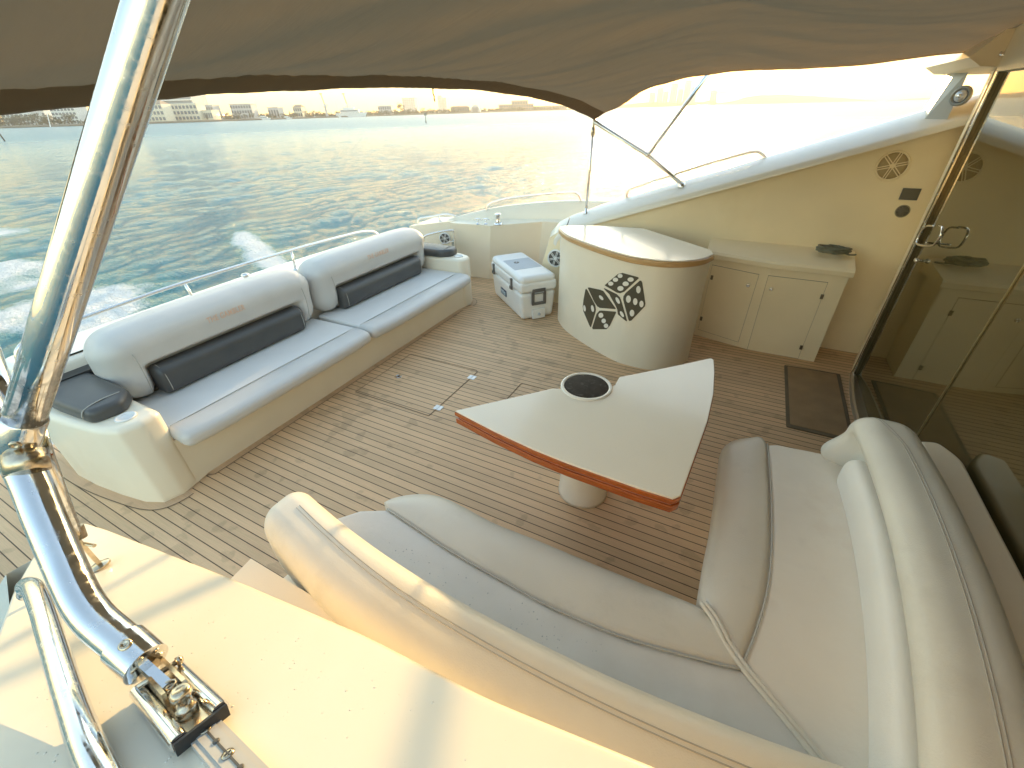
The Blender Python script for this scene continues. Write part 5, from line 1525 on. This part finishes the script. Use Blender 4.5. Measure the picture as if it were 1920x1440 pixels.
building(710, 735, 199, "shore_building", "low pale warehouse on the mid shore left of the distant tower", WALLG, 2, 6, setback=40)
building(757, 780, 184, "tower_block", "hazy square tower block above the mid shore trees", WALLG, 9, 6, dist=1700, setback=0, depth=60)
building(823, 830, 180, "tower_block", "slim taller half of the distant white twin tower", WALLG, 10, 3, dist=1800, setback=0, depth=30)
building(830, 838, 184, "tower_block", "slim lower half of the distant white twin tower", WALLG, 9, 3, dist=1810, setback=0, depth=30)
building(845, 880, 201, "warehouse", "long low dark warehouse on the shore left of the round hangar", mat("ware_brown", (.25, .20, .15), .8), 1, 8, setback=30, roof=ROOFM)
def hangar():
    d = 820; a = hz(882, d); b = hz(900, d); u = (b - a); W = u.length; u.normalize(); n = Vector((u.y, -u.x, 0)); n = n if n.dot(-a) > 0 else -n
    o = thing("hangar", a, "arched pale boat hangar on the shore at the canopy's dip", "hangar")
    mb = MB(); prof = [(math.cos(t) * W / 2, math.sin(t) * W * .62) for t in [PI * k / 14 for k in range(15)]]
    c = (a + b) / 2; vs = [c + u * x + Vector((0, 0, 1.5 + z)) for x, z in prof] + [c + u * x - n * 40 + Vector((0, 0, 1.5 + z)) for x, z in prof]; m = 15
    mb.add(vs, [(i, i + 1, m + i + 1, m + i) for i in range(m - 1)] + [tuple(range(m)), tuple(range(2 * m - 1, m - 1, -1))]); mb.build("shell", WALLG, o, auto=40)
    mb = MB(); c2 = c + n * .3; mb.obox(c2 + Vector((0, 0, 1.5 + W * .2)), u * W * .28, n * .2, (0, 0, W * .2)); mb.build("door", mat("hangar_door", (.3, .3, .3), .7), o)
hangar()
building(935, 1000, 196, "stadium_hall", "long stepped hall under the canopy edge on the far shore", mat("hall_tan", (.40, .33, .25), .8), 2, 14, setback=60, depth=60)
building(960, 990, 189, "stadium_hall", "raised middle roof of halls on the far shore below the canopy", mat("hall_tan", (.40, .33, .25), .8), 2, 6, setback=90, depth=60)
building(1000, 1062, 199, "stadium_hall", "low right hand hall ending at the canopy's lowest corner", mat("hall_tan", (.40, .33, .25), .8), 1, 14, setback=60, depth=60)

# trees
def tree_mesh(seed, n=260, kind=0):
    rnd = random.Random(seed); mb = MB()
    lobes = [(rnd.uniform(-.32, .32), rnd.uniform(-.32, .32), rnd.uniform(.38, .85), rnd.uniform(.16, .30)) for _ in range(8)]
    for k in range(n):
        l = rnd.choice(lobes)
        while True:
            v = Vector((rnd.uniform(-1, 1), rnd.uniform(-1, 1), rnd.uniform(-1, 1)))
            if .3 < v.length < 1: break
        if kind == 1: c = Vector((v.x * .16 * (1.1 - (v.z + 1) / 2), v.y * .16 * (1.1 - (v.z + 1) / 2), .55 + v.z * .45))
        else: c = Vector((l[0] + v.x * l[3], l[1] + v.y * l[3], l[2] + v.z * l[3] * .7))
        a = Vector((rnd.gauss(0, 1), rnd.gauss(0, 1), rnd.gauss(0, 1))).normalized(); b = a.orthogonal().normalized(); e = a.cross(b); s = rnd.uniform(.02, .045)
        mb.add([c + b * s * 1.3, c + e * s, c - b * s * 1.2, c - e * s * .9], [(0, 1, 2, 3)])
    me = bpy.data.meshes.new("crown"); me.from_pydata(mb.v, [], mb.f); me.materials.append(TREEM)
    tb = MB(); tb.tube([(0, 0, 0), (.01, 0, .25), (0, .01, .55)], [.035, .025, .012], 7)
    for k in range(4):
        l = lobes[k]; tb.tube([(0, 0, .3), (l[0] * .5, l[1] * .5, (.3 + l[2]) / 2), (l[0] * .8, l[1] * .8, l[2])] if kind == 0 else [(0, 0, .3), (0, .01, .7)], [.016, .011, .006] if kind == 0 else [.016, .006], 6)
    mt = bpy.data.meshes.new("trunk"); mt.from_pydata(tb.v, [], tb.f); mt.materials.append(TRUNK)
    return me, mt
TM = [tree_mesh(s) for s in (1, 2, 3)] + [tree_mesh(4, 200, 1)]
def tree(px, ytop, d, k, wide, label, group="trees along the far shore"):
    p = hz(px, d); H = max(2.5, aD(px, ytop, d).z - WZ - 1.4)
    o = thing("shore_tree", (p.x, p.y, WZ + 1.4), label, "tree", group)
    o.scale = (H * wide, H * wide, H); o.rotation_euler.z = px * .7
    for nm, me in zip(("crown", "trunk"), TM[k]):
        c = bpy.data.objects.new(nm, me); COL.objects.link(c); c.parent = o
rnd = random.Random(11)
for i in range(30):
    px = -30 + i * 5.6 + rnd.uniform(-2, 2)
    tree(px, 219 + rnd.uniform(-9, 6) + abs(px - 70) * .03, shd(px) + rnd.uniform(8, 28), rnd.randrange(3), rnd.uniform(.9, 1.4), "leafy green tree in the shore grove left of the big pole", "trees in the left shore grove")
for i in range(50):
    px = 392 + i * 9.3 + rnd.uniform(-4, 4); y = 206 - .0265 * (px - 960)
    k = rnd.choice([0, 1, 2, 3]); tree(px, y - rnd.uniform(4, 10), shd(px) + rnd.uniform(6, 22), k, rnd.uniform(.8, 1.3) if k < 3 else 1.4, "small hazy tree in the row along the mid shore")
tree(752, 189, 640, 1, .9, "single taller dark tree on the mid shore beside the tower block", None)
def treeline():
    mb = MB(); r2 = random.Random(21)
    for k in range(4200):
        px = r2.uniform(-40, 1062); d = shd(px) + r2.uniform(25, 60); p = hz(px, d); yl = r2.random()
        hh = (7 + 3 * noise.noise((px * .03, 0, 0))) * (.6 if px > 120 else .8) * (1 + max(0, px - 500) / 900); z = WZ + 1 + hh * yl ** .8 * r2.uniform(.5, 1)
        c = Vector((p.x, p.y, z)); a = Vector((r2.gauss(0, 1), r2.gauss(0, 1), r2.gauss(0, 1))).normalized(); b = a.orthogonal().normalized(); e = a.cross(b); s = r2.uniform(.7, 1.7) * d / 500
        mb.add([c + b * s, c + e * s, c - b * s, c - e * s], [(0, 1, 2, 3)])
    me = bpy.data.meshes.new("treeline"); me.from_pydata(mb.v, [], mb.f); o = link("treeline", me, TREEM, None, False)
    tag(o, "dark belt of bushes and far trees running along the left shore", "bushes", kind="stuff")
treeline()

def ship(px, w, ytop, label):
    d = shd(px) - 8; a = hz(px, d); u = (hz(px + w, d) - a); W = u.length; u.normalize(); n = Vector((u.y, -u.x, 0)); n = n if n.dot(-a) > 0 else -n
    o = thing("motor_yacht", (a.x, a.y, WZ), label, "yacht")
    mb = MB(); s = W
    hullp = [(-.5, 0), (.42, 0), (.5, .13), (-.5, .11)]
    vs = [a + u * x * s + n * e * s * .1 * (1 if x < .4 else .1) + Vector((0, 0, z * s)) for e in (-1, 1) for x, z in hullp]
    mb.add(vs, [(0, 1, 2, 3), (7, 6, 5, 4), (0, 4, 5, 1), (1, 5, 6, 2), (2, 6, 7, 3), (3, 7, 4, 0)]); mb.build("hull", WALLW, o)
    mb = MB(); mb.obox(a - u * .05 * s + Vector((0, 0, .165 * s)), u * s * .30, n * s * .07, (0, 0, s * .045)); mb.obox(a - u * .08 * s + Vector((0, 0, .24 * s)), u * s * .18, n * s * .05, (0, 0, s * .03)); c = mb.build("cabin", WALLW, o)
    mb = MB(); mb.obox(a - u * .05 * s + n * s * .071 + Vector((0, 0, .17 * s)), u * s * .27, n * s * .002, (0, 0, s * .015)); mb.build("windows", WIN, c)
    return o
ship(495, 24, 0, "small white motor yacht moored below the boxy grey building")
ship(538, 18, 0, "smaller white motor boat moored right of the first white yacht")
ship(660, 58, 0, "large pale motor yacht berthed under the orange crane masts")
def mast(px, ytop, ybase, label, m, w=1.2):
    d = shd(px) + 12; p = hz(px, d); zt = aD(px, ytop, d).z; zb = WZ + 1.5
    o = thing("crane_mast", (p.x, p.y, zb), label, "crane"); r = Vector((p.x, p.y, 0)).normalized(); t = Vector((-r.y, r.x, 0))
    mb = MB(); mb.tube([(p.x, p.y, zb), (p.x, p.y, zb + (zt - zb) * .55)], w, 6); mb.build("tower", WALLG, o)
    mb = MB(); q = Vector((p.x, p.y, 0)); 
    mb.tube([q + Vector((0, 0, zb + (zt - zb) * .5)), q + t * 2.2 + Vector((0, 0, zt))], .55, 6); mb.obox(q + t * 2.2 + Vector((0, 0, zt - .3)), t * 1.6, r * .5, (0, 0, .5)); mb.build("boom", m, o)
    mb = MB(); mb.obox(q + Vector((0, 0, zb + (zt - zb) * .48)), t * 2.8, r * 2, (0, 0, 1.2)); mb.build("cab", WALLW, o)
OR = mat("crane_orange", (.45, .17, .07), .7)
mast(613, 176, 0, "left crane with dark boom above the mid shore trees", mat("crane_brown", (.3, .17, .12), .7), 1.6)
mast(654, 176, 0, "right crane with orange boom above the large moored yacht", OR, .8)
for px, yt in ((483, 196), (590, 190), (634, 188), (676, 186), (690, 189), (733, 192), (815, 180)):
    d = shd(px); p = hz(px, d); zt = aD(px, yt, d).z
    o = thing("sailboat_mast", (p.x, p.y, WZ), {483: "thin bare mast rising right of the boxy grey building", 590: "thin bare mast just left of the left crane", 634: "thin bare mast midway between the two cranes", 676: "thin bare mast first right of the orange crane", 690: "thin bare mast second right of the orange crane", 733: "thin bare mast left of the hazy square tower", 815: "thin bare mast beside the distant white twin tower"}[px], "mast")
    mb = MB(); mb.tube([(p.x, p.y, WZ), (p.x, p.y, zt)], [.18, .10], 6); mb.build("pole", WALLG, o)
    r = Vector((p.x, p.y, 0)).normalized(); t = Vector((-r.y, r.x, 0)); mb = MB(); mb.obox(Vector((p.x, p.y, WZ + .6)), t * 3.2, r * .9, (0, 0, .6)); mb.obox(Vector((p.x, p.y, WZ + 1.4)), t * 1.4, r * .6, (0, 0, .4)); mb.build("boat_body", WALLW, o)
def pile(px, ytop, ybot, lean, w, label, group=None):
    b = aZ(px, ybot, WZ); d = (b - EYE).dot(R @ Vector((0, 0, -1))); t = aD(px + lean, ytop, d)
    o = thing("channel_marker", (b.x, b.y, WZ), label, "marker post", group)
    mb = MB(); mb.tube([(b.x, b.y, WZ - .5), (b.x + (t.x - b.x) * .7, b.y + (t.y - b.y) * .7, WZ + (t.z - WZ) * .7), t], [w, w, w * .9], 10); mb.build("post", mat("pile_white", (.50, .48, .42), .8, var=.2, vscale=2), o, smooth=True)
    mb = MB(); mb.tube([(b.x, b.y, WZ - .4), (b.x + (t.x - b.x) * .25, b.y + (t.y - b.y) * .25, WZ + (t.z - WZ) * .25)], w * 1.06, 10); mb.build("stained_foot", mat("pile_stain", (.10, .09, .07), .9), o, smooth=True)
    mb = MB(); r = Vector((b.x, b.y, 0)).normalized(); s = Vector((-r.y, r.x, 0)); mb.obox(Vector(t) - Vector((0, 0, w * 2.5)) - r * w * 1.1, s * w * 2.4, r * w * .3, (0, 0, w * 2.4)); mb.build("board", mat("pile_board", (.12, .12, .10), .8), o)
pile(799, 212, 231, -2, .16, "white channel marker post standing alone in mid water")
pile(60, 229, 239, -4, .10, "short leaning marker post near the left shore grove")
pile(450, 219, 227, -1, .12, "tiny marker post off the shore below the boxy grey building")
pile(632, 210, 219, -1, .15, "tiny marker post off the mid shore between the cranes")
def leaning():
    b = aZ(10, 265, WZ); t = aD(-12, 236, (b - EYE).dot(R @ Vector((0, 0, -1))))
    o = thing("leaning_pile", b, "dark leaning pile cut off by the left photo edge", "marker post")
    mb = MB(); mb.tube([b - Vector((0, 0, .5)), b.lerp(t, .5), t], .13, 10); mb.build("post", mat("pile_stain", (.10, .09, .07), .9), o, smooth=True)
    mb = MB(); mb.lathe([(.15, 0), (.15, .2), (.02, .35)], t, (0, 0, 1), 10); mb.build("post_cap", WALLG, o)
leaning()
def lamp_pole():
    px = 90; d = shd(px) - 2; p = hz(px, d); t = aD(84, 196, d)
    o = thing("flag_pole", p, "thin leaning white pole in front of the left shore grove", "pole")
    mb = MB(); mb.tube([(p.x, p.y, WZ), (t.x, t.y, t.z)], [.35, .2], 6); mb.build("shaft", WALLW, o)
    mb = MB(); mb.lathe([(.4, 0), (.4, .4), (.0001, .6)], t, (0, 0, 1), 8); mb.build("finial", WALLG, o)
lamp_pole()
def beach_lights():
    em = bpy.data.materials.new("warm_lamp"); em.use_nodes = True; b = em.node_tree.nodes["Principled BSDF"]; b.inputs["Emission Color"].default_value = (1, .45, .15, 1); b.inputs["Emission Strength"].default_value = 3.0; b.inputs["Base Color"].default_value = (.6, .3, .1, 1)
    for i, px in enumerate((400, 406, 412, 421)):
        d = shd(px) + 7; p = hz(px, d); zt = aD(px, 215.5, d).z
        o = thing("terrace_lamp", (p.x, p.y, WZ + 1.5), "%s glowing orange lamp at the beach terrace right of the hotel" % ("leftmost", "second", "third", "rightmost")[i], "lamp", "glowing lamps at the beach terrace")
        mb = MB(); mb.tube([(p.x, p.y, WZ + 1.5), (p.x, p.y, zt)], .12, 6); mb.build("pole", WALLG, o)
        mb = MB(); mb.lathe([(.0001, -.7), (.6, -.4), (.8, 0), (.6, .5), (.0001, .8)], (p.x, p.y, zt), seg=10); mb.build("globe", em, o, smooth=True)
beach_lights()
# hills and skyline to the right
def hill(pts, name, d, m):
    mb = MB(); rows = []
    for px, y in pts:
        p = hz(px, d); zt = aD(px, y, d).z; r = Vector((p.x, p.y, 0)).normalized()
        rows.append([(p.x, p.y, WZ - 1), (p.x + r.x * 60, p.y + r.y * 60, (WZ + zt) / 2 + .3 * (zt - WZ) / 2), (p.x + r.x * 200, p.y + r.y * 200, zt), (p.x + r.x * 500, p.y + r.y * 500, WZ - 1)])
    vs = [q for r_ in rows for q in r_]
    mb.add(vs, [(i * 4 + k, i * 4 + k + 1, (i + 1) * 4 + k + 1, (i + 1) * 4 + k) for i in range(len(rows) - 1) for k in range(3)])
    o = mb.build(name, m); o["kind"] = "structure"
HM = mat("hill_green", (.10, .09, .05), .95, var=.3, vscale=.01)
rh = random.Random(5)
def ridge(x0, x1, f, step=6):
    L = []; x = x0
    while x <= x1: L.append((x, f(x) - rh.uniform(0, 1.6))); x += step
    return L
def hy(px): return 206 - .0265 * (px - 960)
hill(ridge(1340, 1640, lambda x: hy(x) + 1 - 13 * sstep(1350, 1420, x) * sstep(1640, 1440, x) - 3 * sstep(1650, 1600, x)), "hills", 3000, HM)
hill(ridge(1640, 2500, lambda x: hy(x) + 2 - 5 * sstep(1640, 1780, x) - 6 * sstep(1760, 1900, x)), "hills", 2600, HM)
hill(ridge(1066, 1345, lambda x: hy(x) + 1 - 7 + 2 * math.sin(x * .05)), "hills", 2400, HM)
k = 0
SKL = [(1218, 1226, 174, "leftmost"), (1232, 1240, 166, "second"), (1243, 1250, 172, "third"), (1256, 1266, 158, "fourth"), (1270, 1277, 168, "fifth"), (1281, 1290, 152, "sixth"), (1294, 1302, 164, "seventh"), (1332, 1340, 170, "rightmost")]
for (a, b, y, w) in SKL:
    building(a, b, y, "skyscraper", "%s of the hazy skyscrapers standing near the low sun" % w, WALLG, 12, 3, dist=2500, setback=0, depth=25)
def gantry():
    d = 2450; o = thing("gantry_crane", hz(1350, d), "hazy port gantry crane right of the skyscrapers under the canopy strut", "crane")
    def q(px, y): return aD(px, y, d)
    for x in (1342, 1358):
        mb = MB(); mb.tube([q(x, hy(x)), q(x + 2, 170)], 1.6, 6); mb.build("leg", WALLG, o)
    mb = MB(); mb.tube([q(1335, 174), q(1368, 172)], 2, 6); mb.tube([q(1360, 172), q(1372, 150)], 1.2, 6); mb.build("boom", WALLG, o)
gantry()

# ================================================================== AIR
def haze():
    mb = MB(); mb.box(-2600, 5200, -2600, 5200, -3.5, 260)
    m = bpy.data.materials.new("haze_air"); m.use_nodes = True; nt = m.node_tree; nt.nodes.remove(nt.nodes["Principled BSDF"])
    v = nt.nodes.new("ShaderNodeVolumePrincipled"); v.inputs["Color"].default_value = (1.0, .93, .82, 1); v.inputs["Density"].default_value = 0.0004
    v.inputs["Anisotropy"].default_value = 0.3
    nt.links.new(v.outputs[0], nt.nodes["Material Output"].inputs["Volume"])
    o = mb.build("haze", m); o["kind"] = "stuff"; o["label"] = "thin warm sea haze lying over the water towards the low sun"; o["category"] = "haze"
haze()
